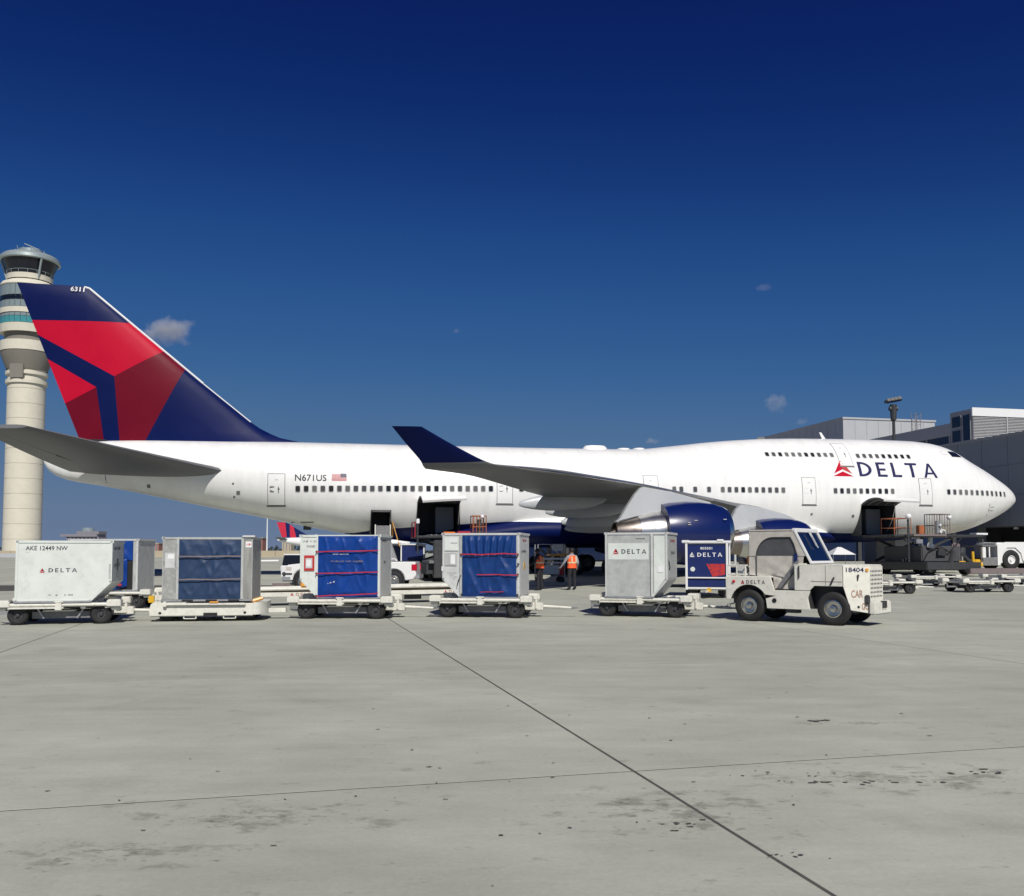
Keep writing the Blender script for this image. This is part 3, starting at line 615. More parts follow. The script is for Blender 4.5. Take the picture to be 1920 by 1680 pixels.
def ysurf(s, z):
    c = fC(s); k = (z-c)/((fT(s)-c) if z >= c else (c-fB(s))); k = max(-1, min(1, k))
    y = math.sqrt(max(0, 1-k*k)); return -fW(s)*(y if z >= c else y**.92)
def snorm(s, z):
    e = .05; P = lambda a, b_: Vector((a, ysurf(a, b_), b_)); ts = P(s+e, z)-P(s-e, z); tz = P(s, z+e)-P(s, z-e)
    return ts.normalized(), tz.normalized(), ts.cross(tz).normalized()
ST = sorted(set([-15.35,-15.28,-15.2,-15,-14.6] + [-14+.7*k for k in range(25)] + [3+.6*k for k in range(74)] + [47.4+.35*k for k in range(16)] + [53.0,53.3,53.6,53.9,54.1,54.3,54.42,54.52,54.6,54.65,54.68]))
b = MB(); N1, N2 = 30, 8; rowlen = 2*(N1+N2)
for s in ST:
    c = fC(s); zb = zfloor(s); tb = math.acos(max(-1, min(1, (zb-c)/(c-fB(s)))))
    ts = [tb*k/N1 for k in range(N1)] + [tb+(math.pi-tb)*k/N2 for k in range(N2+1)]
    half = [sect(s, t) for t in ts]
    for y, z in half: b.v.append((s, -y, z))
    for y, z in half[-2:0:-1]: b.v.append((s, y, z))
n = rowlen
for i in range(len(ST)-1):
    for k in range(n):
        b.f.append((i*n+k, (i+1)*n+k, (i+1)*n+(k+1) % n, i*n+(k+1) % n))
        low = (N1 <= k < N1+2*N2); sm = (ST[i]+ST[i+1])/2
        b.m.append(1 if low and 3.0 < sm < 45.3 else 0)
b.f.append(tuple(range(n))); b.m.append(0); e = (len(ST)-1)*n; b.f.append(tuple(range(e+n-1, e-1, -1))); b.m.append(0)
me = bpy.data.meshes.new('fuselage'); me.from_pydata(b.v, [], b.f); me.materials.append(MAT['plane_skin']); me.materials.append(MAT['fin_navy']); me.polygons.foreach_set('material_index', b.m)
bm = bmesh.new(); bm.from_mesh(me)
HOLES = [(7.45, 10.15, 2.72, 4.88), (39.15, 41.85, 2.85, 5.08), (4.55, 5.75, 2.72, 4.22)]
for s0, s1, z0, z1 in HOLES:
    for co, no in (((s0,0,0),(1,0,0)), ((s1,0,0),(1,0,0)), ((0,0,z0),(0,0,1)), ((0,0,z1),(0,0,1))):
        g = [f for f in bm.faces if f.calc_center_median().y < 0 and any(s0-1.2 < v.co.x < s1+1.2 and z0-.9 < v.co.z < z1+.9 for v in f.verts)]
        g = g + list({e for f in g for e in f.edges}) + list({v for f in g for v in f.verts})
        bmesh.ops.bisect_plane(bm, geom=g, plane_co=co, plane_no=no, dist=1e-5)
    kill = [f for f in bm.faces if (lambda c: c.y < 0 and s0 < c.x < s1 and z0 < c.z < z1)(f.calc_center_median())]
    bmesh.ops.delete(bm, geom=kill, context='FACES')
bm.to_mesh(me); bm.free(); me.shade_smooth(); me.set_sharp_from_angle(angle=R(50)); link('fuselage', me, AC)

def patch(name, s0, s1, z0, z1, off, mat, parent, ns=6, nz=8, back=None):
    q = MB()
    for i in range(nz+1):
        for k in range(ns+1):
            s = s0+(s1-s0)*k/ns; z = z0+(z1-z0)*i/nz; q.v.append(Vector((s, ysurf(s, z), z))+snorm(s, z)[2]*off)
    for i in range(nz):
        for k in range(ns): q.f.append((i*(ns+1)+k, i*(ns+1)+k+1, (i+1)*(ns+1)+k+1, (i+1)*(ns+1)+k)); q.m.append(0)
    return q.build(name, mat, parent, smooth=60)
def decal(name, polys, s0, z0, sx, szz, mat, off=.012, cut=.18, parent=None):
    """flat polygons wrapped on the starboard skin"""
    bmm = bmesh.new()
    for p in polys:
        vs_ = [bmm.verts.new((s0+q[0]*sx, 0, z0+q[1]*szz)) for q in p]
        try: bmm.faces.new(vs_)
        except ValueError: pass
    zz = z0
    zs = [v.co.z for v in bmm.verts]; zz = min(zs)
    for k in range(1, int((max(zs)-zz)/cut)+1):
        bmesh.ops.bisect_plane(bmm, geom=bmm.faces[:]+bmm.edges[:]+bmm.verts[:], plane_co=(0,0,zz+k*cut), plane_no=(0,0,1), dist=1e-5)
    for v in bmm.verts:
        s, z = v.co.x, v.co.z; v.co = Vector((s, ysurf(s, z), z))+snorm(s, z)[2]*off
    for f in bmm.faces:
        f.normal_update()
        if f.normal.y > 0: f.normal_flip()
    m_ = bpy.data.meshes.new(name); bmm.to_mesh(m_); bmm.free(); m_.materials.append(MAT[mat]); return link(name, m_, parent or AC)

# cabin windows: a rim with a recessed dark pane
def rrect(w, h, r, n=4):
    P = []
    for cx, cy, a0 in ((w-r, h-r, 0), (-w+r, h-r, 90), (-w+r, -h+r, 180), (w-r, -h+r, 270)):
        for k in range(n+1): a = R(a0+90*k/n); P.append((cx+r*math.cos(a), cy+r*math.sin(a)))
    return P
wq = MB(); o_ = rrect(.175, .225, .09); i_ = rrect(.135, .185, .075); nn = len(o_)
wq.v += [(x, y, .001) for x, y in o_]+[(x, y, .014) for x, y in i_]+[(x, y, .008) for x, y in i_]
for k in range(nn): wq.f.append((k, (k+1) % nn, nn+(k+1) % nn, nn+k)); wq.m.append(0); wq.f.append((nn+k, nn+(k+1) % nn, 2*nn+(k+1) % nn, 2*nn+k)); wq.m.append(0)
wq.f.append(tuple(range(2*nn, 3*nn))); wq.m.append(1)
WINMESH = None
def cabin_window(s, z, parent=None, port=False):
    global WINMESH
    if WINMESH is None: o = wq.build('window', ['win_frame', 'win_glass'], AC); WINMESH = o.data
    else: o = link('window', WINMESH, AC)
    if parent: o.parent = parent
    u, v, nrm = snorm(s, z); p = Vector((s, ysurf(s, z), z))
    o.matrix_local = Matrix(((u.x, v.x, nrm.x, p.x), (u.y, v.y, nrm.y, p.y), (u.z, v.z, nrm.z, p.z), (0, 0, 0, 1))); return o
fz = pchip([(0, 5.61), (6, 5.70), (30.6, 5.99), (39.3, 6.03), (46.4, 6.08), (52.3, 6.07)])
idx = list(range(0, 25)) + list(range(28, 43)) + [49, 50, 52, 54] + list(range(56, 66)) + list(range(73, 83))
for i in idx: cabin_window(i*.508, fz(i*.508))
for k in range(12): cabin_window(46.38+.535*k, fz(46.38+.535*k))
for k in range(11): cabin_window(32.30+.506*k, 8.60+.006*k)
for k in range(9): cabin_window(39.45+.522*k, 8.64+.005*k)

# doors: outline seam, panel, handle, pane, sill
def cabin_door(sc_, z0, z1, pane=True, wdt=1.07):
    s0, s1 = sc_-wdt/2, sc_+wdt/2
    d = patch('door', s0+.035, s1-.035, z0+.03, z1-.035, .013, 'plane_white', AC)
    patch('door_seam', s0, s1, z0, z1, .006, 'seam', d)
    patch('door_sill', s0-.05, s1+.05, z0-.085, z0+.005, .02, 'seam', d, nz=1)
    if pane: cabin_window(sc_-.25, (z0+z1)/2+.0, d)
    hz = (z0+z1)/2
    patch('door_handle', sc_+.11, sc_+.16, hz-.24, hz+.16, .02, 'seam', d, 1, 3); patch('door_handle', sc_+.08, sc_+.20, hz-.04, hz+.06, .021, 'seam', d, 2, 1)
    patch('door_marking', sc_-.10, sc_+.10, z1-.42, z1-.36, .019, 'win_frame', d, 1, 1)
cabin_door(-1.30, 4.60, 6.55); cabin_door(13.12, 4.82, 6.77); cabin_door(23.24, 4.93, 6.88); cabin_door(35.03, 5.02, 6.95); cabin_door(44.42, 5.10, 7.05)
cabin_door(38.30, 7.84, 9.62, pane=False)
# lettering, registration and flag
P, W = letters_wide('DELTA'); k_ = 6.45/W; xs_ = 39.15
for ch in 'DELTA': P, cw = letters_wide(ch); decal('letter', P, xs_, 7.10, k_, 1.08, 'text_navy'); xs_ += (cw+.34)*k_
decal('emblem', [WIDGET[0], WIDGET[2]], 37.05, 7.08, 1.62, 1.22, 'plane_red'); decal('emblem', [WIDGET[1]], 37.05, 7.08, 1.62, 1.22, 'red_mark')
P, W = text_polys('N671US'); decal('registration', P, -.18, 6.10, 1.92/W, .42, 'text_dark')
MAT['flag_pink'] = M('flag_pink', (.62, .16, .17), .5, var=0); MAT['flag_blue'] = M('flag_blue', (.07, .07, .12), .5, var=0)
for k in range(7): patch('flag_stripe', 2.06 if k < 3 else 2.06, 2.98 if k < 3 else 2.98, 6.14+.068*k, 6.14+.068*k+.038, .012, 'flag_pink', AC, 3, 1)
patch('flag_canton', 2.60, 2.98, 6.36, 6.62, .015, 'flag_blue', AC, 2, 2)
for s0, s1, z0, z1 in ((47.62, 48.02, 8.80, 9.24), (48.08, 48.40, 8.80, 9.26)):
    q = MB(); pl = [(s0, z0), (s1+.12, z0), (s1, z1), (s0-.1, z1)]
    if s0 > 48: pl = [(s0+.08, z0), (s1+.30, z0+.02), (s1+.02, z1-.08), (s0-.04, z1)]
    decal('cockpit_window', [pl], 0, 0, 1, 1, 'cab_glass', .03, .1)
patch('cockpit_hatch', 46.75, 47.2, 8.95, 9.25, .008, 'win_frame', AC, 2, 2); patch('cockpit_hatch', 46.77, 47.18, 8.97, 9.23, .013, 'plane_white', AC, 2, 2)
for s, z, r_ in ((-3.6, 5.35, .11), (-3.9, 5.9, .06), (-3.85, 5.1, .06), (35.3, 4.35, .08), (38.6, 4.25, .1), (-9.0, 5.75, .1)): patch('service_port', s-r_, s+r_, z-r_, z+r_, .01, 'seam', AC, 1, 1)
for s0, s1, z0, z1 in ((-.4, 1.0, 3.55, 3.62), (50.4, 50.46, 4.4, 5.3), (50.5, 51.0, 4.78, 4.81), (50.5, 51.0, 5.05, 5.08), (-11.6, -11.55, 5.95, 6.4)): patch('panel_seam', s0, s1, z0, z1, .009, 'seam', AC, 2, 2)
q = MB()
for x0, x1, h in ((19.4, 21.2, .22), (21.9, 22.9, .06), (23.1, 24.0, .06)):
    m0 = (x0+x1)/2; L = (x1-x0)/2; rows = []
    for t_, rr in ((0, 1), (.55, .97), (1, .8), (1.05, .3)):
        ring = []
        for k in range(20):
            a = 2*math.pi*k/20; ring.append((m0+L*rr*(abs(math.cos(a))**.7)*math.copysign(1, math.cos(a)), .55*rr*math.sin(a), fT(m0)-.12+(h+.12)*t_))
        rows.append(ring)
    base = len(q.v); q.v += [p for r_ in rows for p in r_]
    for i in range(3):
        for k in range(20): q.f.append((base+i*20+k, base+i*20+(k+1) % 20, base+(i+1)*20+(k+1) % 20, base+(i+1)*20+k)); q.m.append(0)
    q.f.append(tuple(range(base+60, base+80))); q.m.append(0)
q.build('radome', 'plane_white', AC, smooth=50)
q = MB(); q.panel([(38.10, 10.1), (38.40, 10.1), (38.02, 10.62), (37.86, 10.62)], (0, .03, 0), (1, 0, 0), (0, 0, 1), .06); q.build('blade_antenna', 'plane_white', AC)
q = MB(); q.panel([(32.6, 9.9), (33.6, 9.9), (33.3, 10.16), (32.9, 10.14)], (0, .03, 0), (1, 0, 0), (0, 0, 1), .06); q.build('blade_antenna', 'seam', AC)
q = MB(); q.obox((.6, 0, 3.28), (.5, .3, .3)); q.cyl((-15.3, .1, 7.4), (-15.5, .1, 7.5), .1, n=8); q.build('tail_skid', 'steel_dark', AC)

# cargo holds, raised cargo doors
for (s0, s1, z0, z1), inner in zip(HOLES, (True, True, False)):
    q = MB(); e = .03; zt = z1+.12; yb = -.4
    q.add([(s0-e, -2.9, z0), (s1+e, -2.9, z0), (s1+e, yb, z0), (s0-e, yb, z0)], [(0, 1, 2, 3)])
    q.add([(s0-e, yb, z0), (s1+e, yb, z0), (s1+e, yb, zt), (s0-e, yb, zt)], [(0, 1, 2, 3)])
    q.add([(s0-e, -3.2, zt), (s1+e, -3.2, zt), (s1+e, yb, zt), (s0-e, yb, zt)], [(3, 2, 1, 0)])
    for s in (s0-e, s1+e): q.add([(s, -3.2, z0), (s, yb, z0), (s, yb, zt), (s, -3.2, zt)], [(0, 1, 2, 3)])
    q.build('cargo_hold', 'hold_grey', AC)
    if inner:
        q = MB(); q.box(s0+1.35, s1-.15, -1.7, -.6, z0+.12, z1-.25); q.build('hold_liner', 'bld_wall', AC, bevel=.03)
        nz = 9; th = 126.0; hy = ysurf((s0+s1)/2, z1); q = MB(); rows = []
        for i in range(nz+1):
            z = z1-(z1-z0)*i/nz; row = []
            for s in (s0-.02, (s0+s1)/2, s1+.02):
                for off in (.0, -.13):
                    p = Vector((s, ysurf(s, z), z))+snorm(s, z)[2]*off; dy, dz = p.y-hy, p.z-z1
                    ca, sa = math.cos(R(th)), math.sin(R(th)); row.append((p.x, hy+dy*ca+dz*sa, z1+.03-dy*sa+dz*ca))
            rows.append(row)
        base = 0; q.v += [p for r_ in rows for p in r_]
        for i in range(nz):
            for a, b_ in ((0, 2), (2, 4)): q.f.append((i*6+a, i*6+b_, (i+1)*6+b_, (i+1)*6+a)); q.m.append(0)
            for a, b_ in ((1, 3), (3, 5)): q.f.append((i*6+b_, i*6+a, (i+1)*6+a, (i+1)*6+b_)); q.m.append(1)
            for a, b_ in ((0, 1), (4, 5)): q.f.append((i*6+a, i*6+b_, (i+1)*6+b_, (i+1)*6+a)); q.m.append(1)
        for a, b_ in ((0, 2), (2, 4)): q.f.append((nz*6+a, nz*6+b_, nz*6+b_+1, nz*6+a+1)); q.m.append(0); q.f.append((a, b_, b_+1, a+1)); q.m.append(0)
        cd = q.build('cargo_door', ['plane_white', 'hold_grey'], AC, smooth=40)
        q = MB()
        for s in (s0+.35, s0+1.0, s1-1.0, s1-.35):
            z = (z0+z1)/2; pts = []
            for i in range(1, nz):
                r_ = rows[i]; pts.append(((s), r_[1][1], r_[1][2]-.05))
            q.tube(pts, .04, 5)
        q.build('door_rib', 'dolly_grey', cd)

# ---------------------------------------------------------- lifting surfaces
def foil(n=11):
    xs = [(1-math.cos(math.pi*k/n))/2 for k in range(n+1)]
    t = lambda x: 5*(.2969*math.sqrt(x)-.126*x-.3516*x*x+.2843*x**3-.1036*x**4)
    return [(x, t(x)) for x in xs[::-1]] + [(x, -t(x)*.8) for x in xs[1:-1]]
FO = foil()
def loft(name, secs, mats, side, parent, seg=1, navy=None, smooth=35, inter=4):
    """secs: (w, sLE, sTE, zLE, zTE, t/c, tilt deg of the thickness direction from vertical)"""
    S = []
    fs_ = [pchip([(i, s[k]) for i, s in enumerate(secs)]) for k in range(7)]
    m_ = (len(secs)-1)*inter
    for i in range(m_+1): S.append([f(i/inter) for f in fs_])
    q = MB(); n = len(FO)
    for w_, le, te, zl, zt, tc, tl in S:
        ch = le-te
        for x, t in FO:
            s = le-x*ch; z = zl+(zt-zl)*x; o = t*tc*ch; q.v.append((s, -side*(w_-o*math.sin(R(tl))), z+o*math.cos(R(tl))))
    for i in range(m_):
        for k in range(n):
            f = (i*n+k, i*n+(k+1) % n, (i+1)*n+(k+1) % n, (i+1)*n+k); q.f.append(f if side > 0 else f[::-1]); q.m.append(navy(i/inter) if navy else 0)
    a = tuple(range(n)); q.f.append(a[::-1] if side > 0 else a); q.m.append(0)
    e = tuple(range(m_*n, m_*n+n)); q.f.append(e if side > 0 else e[::-1]); q.m.append(navy(99) if navy else 0)
    return q.build(name, mats, parent, smooth=smooth)
for side in (1, -1):
    wg = loft('wing', [(1.0,34.4,16.6,3.75,3.55,.12,0),(3.3,32.6,16.9,4.1,3.75,.12,0),(7.5,28.0,16.2,4.45,4.0,.105,0),(12.2,23.5,14.75,4.66,4.3,.092,0),(20.8,15.6,9.85,4.84,4.55,.085,0),(26,11.0,7.0,4.82,4.62,.08,0),(30.5,7.02,4.52,4.62,4.46,.075,0)], 'wing_grey', side, AC)
    loft('leading_edge_slat', [(12.2,23.55,22.75,4.675,4.63,.20,0),(20.8,15.65,15.0,4.85,4.81,.20,0),(29.5,7.95,7.5,4.68,4.65,.2,0)], 'bare_metal', side, wg, inter=2)
    loft('winglet', [(30.5,7.02,4.52,4.62,4.46,.075,0),(30.66,6.75,4.42,4.68,4.54,.07,50),(30.8,6.4,4.33,4.78,4.68,.065,66),(31.2,5.3,3.8,5.24,5.2,.065,68),(31.62,4.25,3.28,5.73,5.72,.06,68)], ['wing_grey', 'fin_navy'], side, wg, navy=lambda t: 1 if t >= 1.75 else 0)
    for w_, s_, z_, L, r_ in ((17, 10.85, 4.05, 4.6, .40), (14, 13.0, 3.82, 4.8, .42), (8.6, 15.4, 3.45, 5.6, .46), (6.2, 16.3, 3.15, 5.4, .40)):
        q = MB(); prof = [(0, .02), (.01, .22), (.06, .42), (.16, .66), (.32, .90), (.5, 1.0), (.72, .96), (.86, .74), (.96, .36), (1, .02)]
        q.lathe([(t*L, r_*r) for t, r in prof], (0, 0, 0), (1, 0, .06), 16)
        q.v = [(x+s_, y*.62-side*w_, z*1.15+z_) for x, y, z in q.v]; q.build('flap_track_fairing', 'pylon_grey', wg, smooth=50)
    hs = loft('horizontal_stabilizer', [(.9,-3.0,-13.6,6.5,6.6,.085,0),(2.3,-4.35,-13.85,6.66,6.72,.09,0),(6,-8.5,-14.6,7.3,7.15,.09,0),(11.05,-13.25,-15.75,8.02,7.9,.085,0)], 'wing_grey', side, AC)
    q = MB()
    for (w_, s_, z_), (w2, s2, z2) in zip(((2.2,-11.4,6.55),(6,-13.1,7.05)), ((6,-13.1,7.05),(10.6,-15.0,7.83))):
        q.cyl((s_, -side*w_, z_+.04), (s2, -side*w2, z2+.01), .035, n=5)
    q.build('elevator_hinge', 'seam', hs)
    for w_, s_, zt, dz in ((20.8, 0, 0, 0), (11.7, 9.6, -.36, -.36)):
        ax = 2.56+dz; e0 = 14.52+s_; y = -side*w_
        en = MB(); en.lathe([(2.25, 1.02), (2.24, 1.36), (2.6, 1.43), (3.4, 1.50), (4.1, 1.49), (4.8, 1.42), (5.2, 1.32), (5.44, 1.23), (5.50, 1.15), (5.42, 1.08), (5.0, 1.06), (4.5, 1.08)], (e0, y, ax), (1, 0, 0), 48, ms=[0]*6+[1]*4+[2])
        eng = en.build('engine', ['plane_navy', 'lip_metal', 'hold_grey'], AC, smooth=35)
        q = MB(); q.lathe([(2.9, .99), (2.3, 1.02), (1.8, .98), (1.08, .80)], (e0, y, ax), (1, 0, 0), 40); q.build('core_cowl', 'bare_metal', eng, smooth=35)
        q = MB(); q.lathe([(1.09, .78), (.05, .49), (0, .46), (.2, .44), (1.0, .5)], (e0, y, ax), (1, 0, 0), 40); nz_ = q.build('exhaust_nozzle', 'hot_metal', eng, smooth=35)
        q = MB(); q.lathe([(-.35, .02), (0, .2), (.6, .36)], (e0, y, ax), (1, 0, 0), 24); q.build('exhaust_cone', 'hot_metal', nz_, smooth=35)
        q = MB(); q.lathe([(4.95, .02), (4.8, .16), (4.5, .33)], (e0, y, ax), (1, 0, 0), 24); q.build('spinner', 'pylon_grey', eng, smooth=35)
        q = MB()
        for k in range(24):
            a = 2*math.pi*k/24; c, s2 = math.cos(a), math.sin(a)
            q.add([(e0+4.4, y+.3*c, ax+.3*s2), (e0+4.55, y+.3*math.cos(a+.2), ax+.3*math.sin(a+.2)), (e0+4.55, y+1.06*math.cos(a+.28), ax+1.06*math.sin(a+.28)), (e0+4.35, y+1.06*math.cos(a+.06), ax+1.06*math.sin(a+.06))], [(0, 1, 2, 3)])
        q.build('fan_blade', 'hot_metal', eng)
        py = MB(); pl = [(0.02, .46+.02), (.23, .64), (.58, 1.20), (.97, 1.78), (1.32, 2.16), (2.78, 1.94), (4.13, 1.62), (4.8, 1.46), (4.9, 1.2), (2.2, .95), (1.0, .72)]
        dz2 = 0 if s_ == 0 else .12
        py.panel([(e0+a, ax+b_+(dz2 if b_ > 1.5 else 0)) for a, b_ in pl], (0, y+.21, 0), (1, 0, 0), (0, 0, 1), .42); py.build('pylon', 'pylon_grey', eng, bevel=.05)
        if s_ == 0:
            q = MB(); 
            for xx, zz in ((3.1, .45), (3.45, .56), (3.1, .36), (4.9, .62)): 
                rr = 1.515; yy = math.sqrt(max(0, rr*rr-zz*zz)); q.obox((e0+xx, y-side*yy, ax+zz), (.16, .03, .03))
            q.build('cowl_latch', 'win_frame', eng)

# wing to body fairing
q = MB(); secs = [(6.5,.4,2.75,2.45),(9,2.0,3.15,2.22),(12,3.05,3.75,2.08),(15.5,3.5,4.35,2.0),(20,3.72,4.45,1.98),(27,3.75,4.6,1.98),(31,3.7,4.6,2.02),(34,3.5,4.25,2.12),(36.2,3.0,3.65,2.25),(37.6,2.3,3.0,2.38),(38.2,1.2,2.6,2.5)]
ff = [pchip([(s[0], s[k]) for s in secs]) for k in (1, 2, 3)]; SS = [6.5+.55*k for k in range(58)]; SS = [s for s in SS if s <= 38.2]; n = 44
for s in SS:
    hw, zt, zb = [f(s) for f in ff]; zc = zb+(zt-zb)*.45; zd = min(max(fZ(s), zb+.05), zt-.05)
    tb = math.acos(max(-1, min(1, (zd-zc)/((zt-zc) if zd > zc else (zc-zb)))))
    ts = [tb*k/11 for k in range(11)]+[tb+(math.pi-tb)*k/11 for k in range(12)]
    hp = [(hw*math.sin(t)**.75 if 0 < t < math.pi else 0, zc+((zt-zc) if t < math.pi/2 else (zc-zb))*math.cos(t)) for t in ts]
    q.v += [(s, -y, z) for y, z in hp]+[(s, y, z) for y, z in hp[-2:0:-1]]
for i in range(len(SS)-1):
    for k in range(n): q.f.append((i*n+k, (i+1)*n+k, (i+1)*n+(k+1) % n, i*n+(k+1) % n)); q.m.append(1 if 11 <= k < 33 else 0)
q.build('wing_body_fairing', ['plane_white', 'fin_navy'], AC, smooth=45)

# ---------------------------------------------------------- tail fin
OUT = [(-17.16,18.40),(-13.23,18.36),(-12.9,18.2),(-6.08,12.50),(-3.07,10.10),(-2.2,9.52),(-1.2,9.12),(0.2,8.85),(.2,8.5),(-13.0,8.3),(-13.36,8.76)]
def le_s(z): return pchip(sorted([(z_, s) for s, z_ in [(-13.1,18.30),(-6.08,12.50),(-3.07,10.10),(-2.2,9.52),(-1.2,9.12),(0.2,8.85),(.3,8.4)]]))(z)
def te_s(z): return -17.16+(18.40-z)*(3.8/9.64)
RED = [[(-16.19,16.08),(-10.44,16.17),(-8.42,14.48),(-11.34,12.71),(-15.92,15.19)], [(-15.27,13.71),(-12.39,11.99),(-14.13,10.94)]]
DRED = [[(-11.34,12.71),(-8.42,14.48),(-7.11,13.51),(-9.45,8.6),(-10.94,8.6)], [(-14.13,10.94),(-12.39,11.99),(-11.88,8.6),(-13.3,8.6)]]
# the emblem edges run on past the outline so that the outer parts are not left navy
RED[0][1] = (-9.9, 16.18); RED[0][2] = (-7.9, 14.8); RED[0][0] = (-16.9, 16.07); RED[0][4] = (-16.6, 15.56); RED[1][0] = (-16.0, 14.1); RED[1][2] = (-15.2, 10.35)
DRED[0][1] = (-7.9, 14.8); DRED[0][2] = (-6.4, 14.9); DRED[1][0] = (-15.2, 10.35); DRED[1][3] = (-14.4, 8.6)
def inside(p, poly):
    r = False; n = len(poly)
    for i in range(n):
        (x0, y0), (x1, y1) = poly[i], poly[(i+1) % n]
        if (y0 > p[1]) != (y1 > p[1]) and p[0] < (x1-x0)*(p[1]-y0)/(y1-y0)+x0: r = not r
    return r
bmf = bmesh.new(); bmf.faces.new([bmf.verts.new((s, 0, z)) for s, z in OUT])
def cutl(p, d):
    nrm = Vector((-d[1], 0, d[0])); bmesh.ops.bisect_plane(bmf, geom=bmf.faces[:]+bmf.edges[:]+bmf.verts[:], plane_co=(p[0], 0, p[1]), plane_no=nrm, dist=1e-5)
for poly in RED+DRED:
    for i in range(len(poly)): a, c = poly[i], poly[(i+1) % len(poly)]; cutl(a, (c[0]-a[0], c[1]-a[1]))
for z in [8.6+.75*k for k in range(14)]: cutl((0, z), (1, 0))
for fr in (.02, .06, .14, .28, .45, .62, .78, .9):
    a = (le_s(18.3)*(1-fr)+te_s(18.3)*fr, 18.3); c = (le_s(10.2)*(1-fr)+te_s(10.2)*fr, 10.2); cutl(a, (c[0]-a[0], c[1]-a[1]))
def fin_t(s, z):
    l, t = le_s(z), te_s(z); ch = max(.3, l-t); x = (l-s)/ch
    if x <= 0 or x >= 1: return 0.0
    return .095*ch*5*(.2969*math.sqrt(x)-.126*x-.3516*x*x+.2843*x**3-.1036*x**4)*min(1, (18.42-z)*3+.25)
fv = []; ff_ = []; fm = []; bmf.verts.ensure_lookup_table(); bmf.verts.index_update(); nv = len(bmf.verts)
for sgn in (-1, 1): fv += [(v.co.x, sgn*max(.012, fin_t(v.co.x, v.co.z)), v.co.z) for v in bmf.verts]
for f in bmf.faces:
    c = f.calc_center_median(); p = (c.x, c.z); mi = 1 if any(inside(p, r_) for r_ in RED) else 2 if any(inside(p, r_) for r_ in DRED) else 0
    ids = [v.index for v in f.verts]; pa = [(bmf.verts[i].co.x, bmf.verts[i].co.z) for i in ids]
    ar = sum(pa[i][0]*pa[(i+1) % len(pa)][1]-pa[(i+1) % len(pa)][0]*pa[i][1] for i in range(len(pa)))
    if ar < 0: ids = ids[::-1]
    ff_.append(tuple(ids)); fm.append(mi); ff_.append(tuple(i+nv for i in ids[::-1])); fm.append(mi)
for e in bmf.edges:
    if len(e.link_faces) == 1: a, c = e.verts[0].index, e.verts[1].index; ff_.append((a, c, c+nv, a+nv)); fm.append(0)
bmf.free()
q = MB(); q.v = fv; q.f = ff_; q.m = fm; FIN = q.build('tail_fin', ['fin_navy', 'plane_red', 'plane_darkred'], AC, smooth=40)
q = MB(); q.tube([(s+.02, 0, z) for s, z in [(-13.3,18.34),(-13.0,18.27),(-10.5,16.19),(-8.3,14.36),(-6.06,12.50)]], .075, 8); q.tube([(-6.06, 0, 12.50), (-4.5, 0, 11.25), (-3.07, 0, 10.10)], .05, 8); q.build('leading_edge', 'clean_white', FIN, smooth=40)
P, W = text_polys('6311')
q = MB()
for p in P: q.add([(-14.02+x*.78/W, -fin_t(-14.02+x*.78/W, 18.0+y*.3)-.05, 17.98+y*.32) for x, y in p], [tuple(range(len(p)))])
q.build('fleet_number', 'text_white', FIN)
q = MB(); q.obox((-12.2, -.25, 8.62), (1.0, .12, .16)); q.build('rudder_gap', 'dark', FIN)

# ---------------------------------------------------------- landing gear
def gear(name, s, y, ztop, rows, track, r, dia='pylon_grey', hub='dolly_grey'):
    gz_ = gz(59.17+s*math.sin(R(12.6))+y*.976); q = MB(); q.cyl((s, y, gz_+r), (s+.1, y, ztop), .17, n=12); q.cyl((s-1.2, y, ztop-.1), (s, y, gz_+r+.5), .07, n=8)
    if rows > 1: q.cyl((s-.75, y, gz_+r), (s+.75, y, gz_+r), .13, n=10)
    g = q.build(name, dia, AC, smooth=40)
    for dx in ((-.74, .74) if rows > 1 else (0,)):
        q = MB(); q.cyl((s+dx, y-track/2, gz_+r), (s+dx, y+track/2, gz_+r), .08, n=8); q.build('axle', dia, g)
        for dy in (-track/2, track/2): wheel(g, (s+dx, y+dy, gz_+r), r, .42, hub, .5, n=24)
for side in (1, -1):
    gear('main_gear', 20.5, -side*5.5, 3.6, 2, 1.12, .62); gear('main_gear', 17.4, -side*1.9, 2.6, 2, 1.12, .62)
gear('nose_gear', 47.05, 0, 3.2, 1, .92, .62, hub='clean_white')
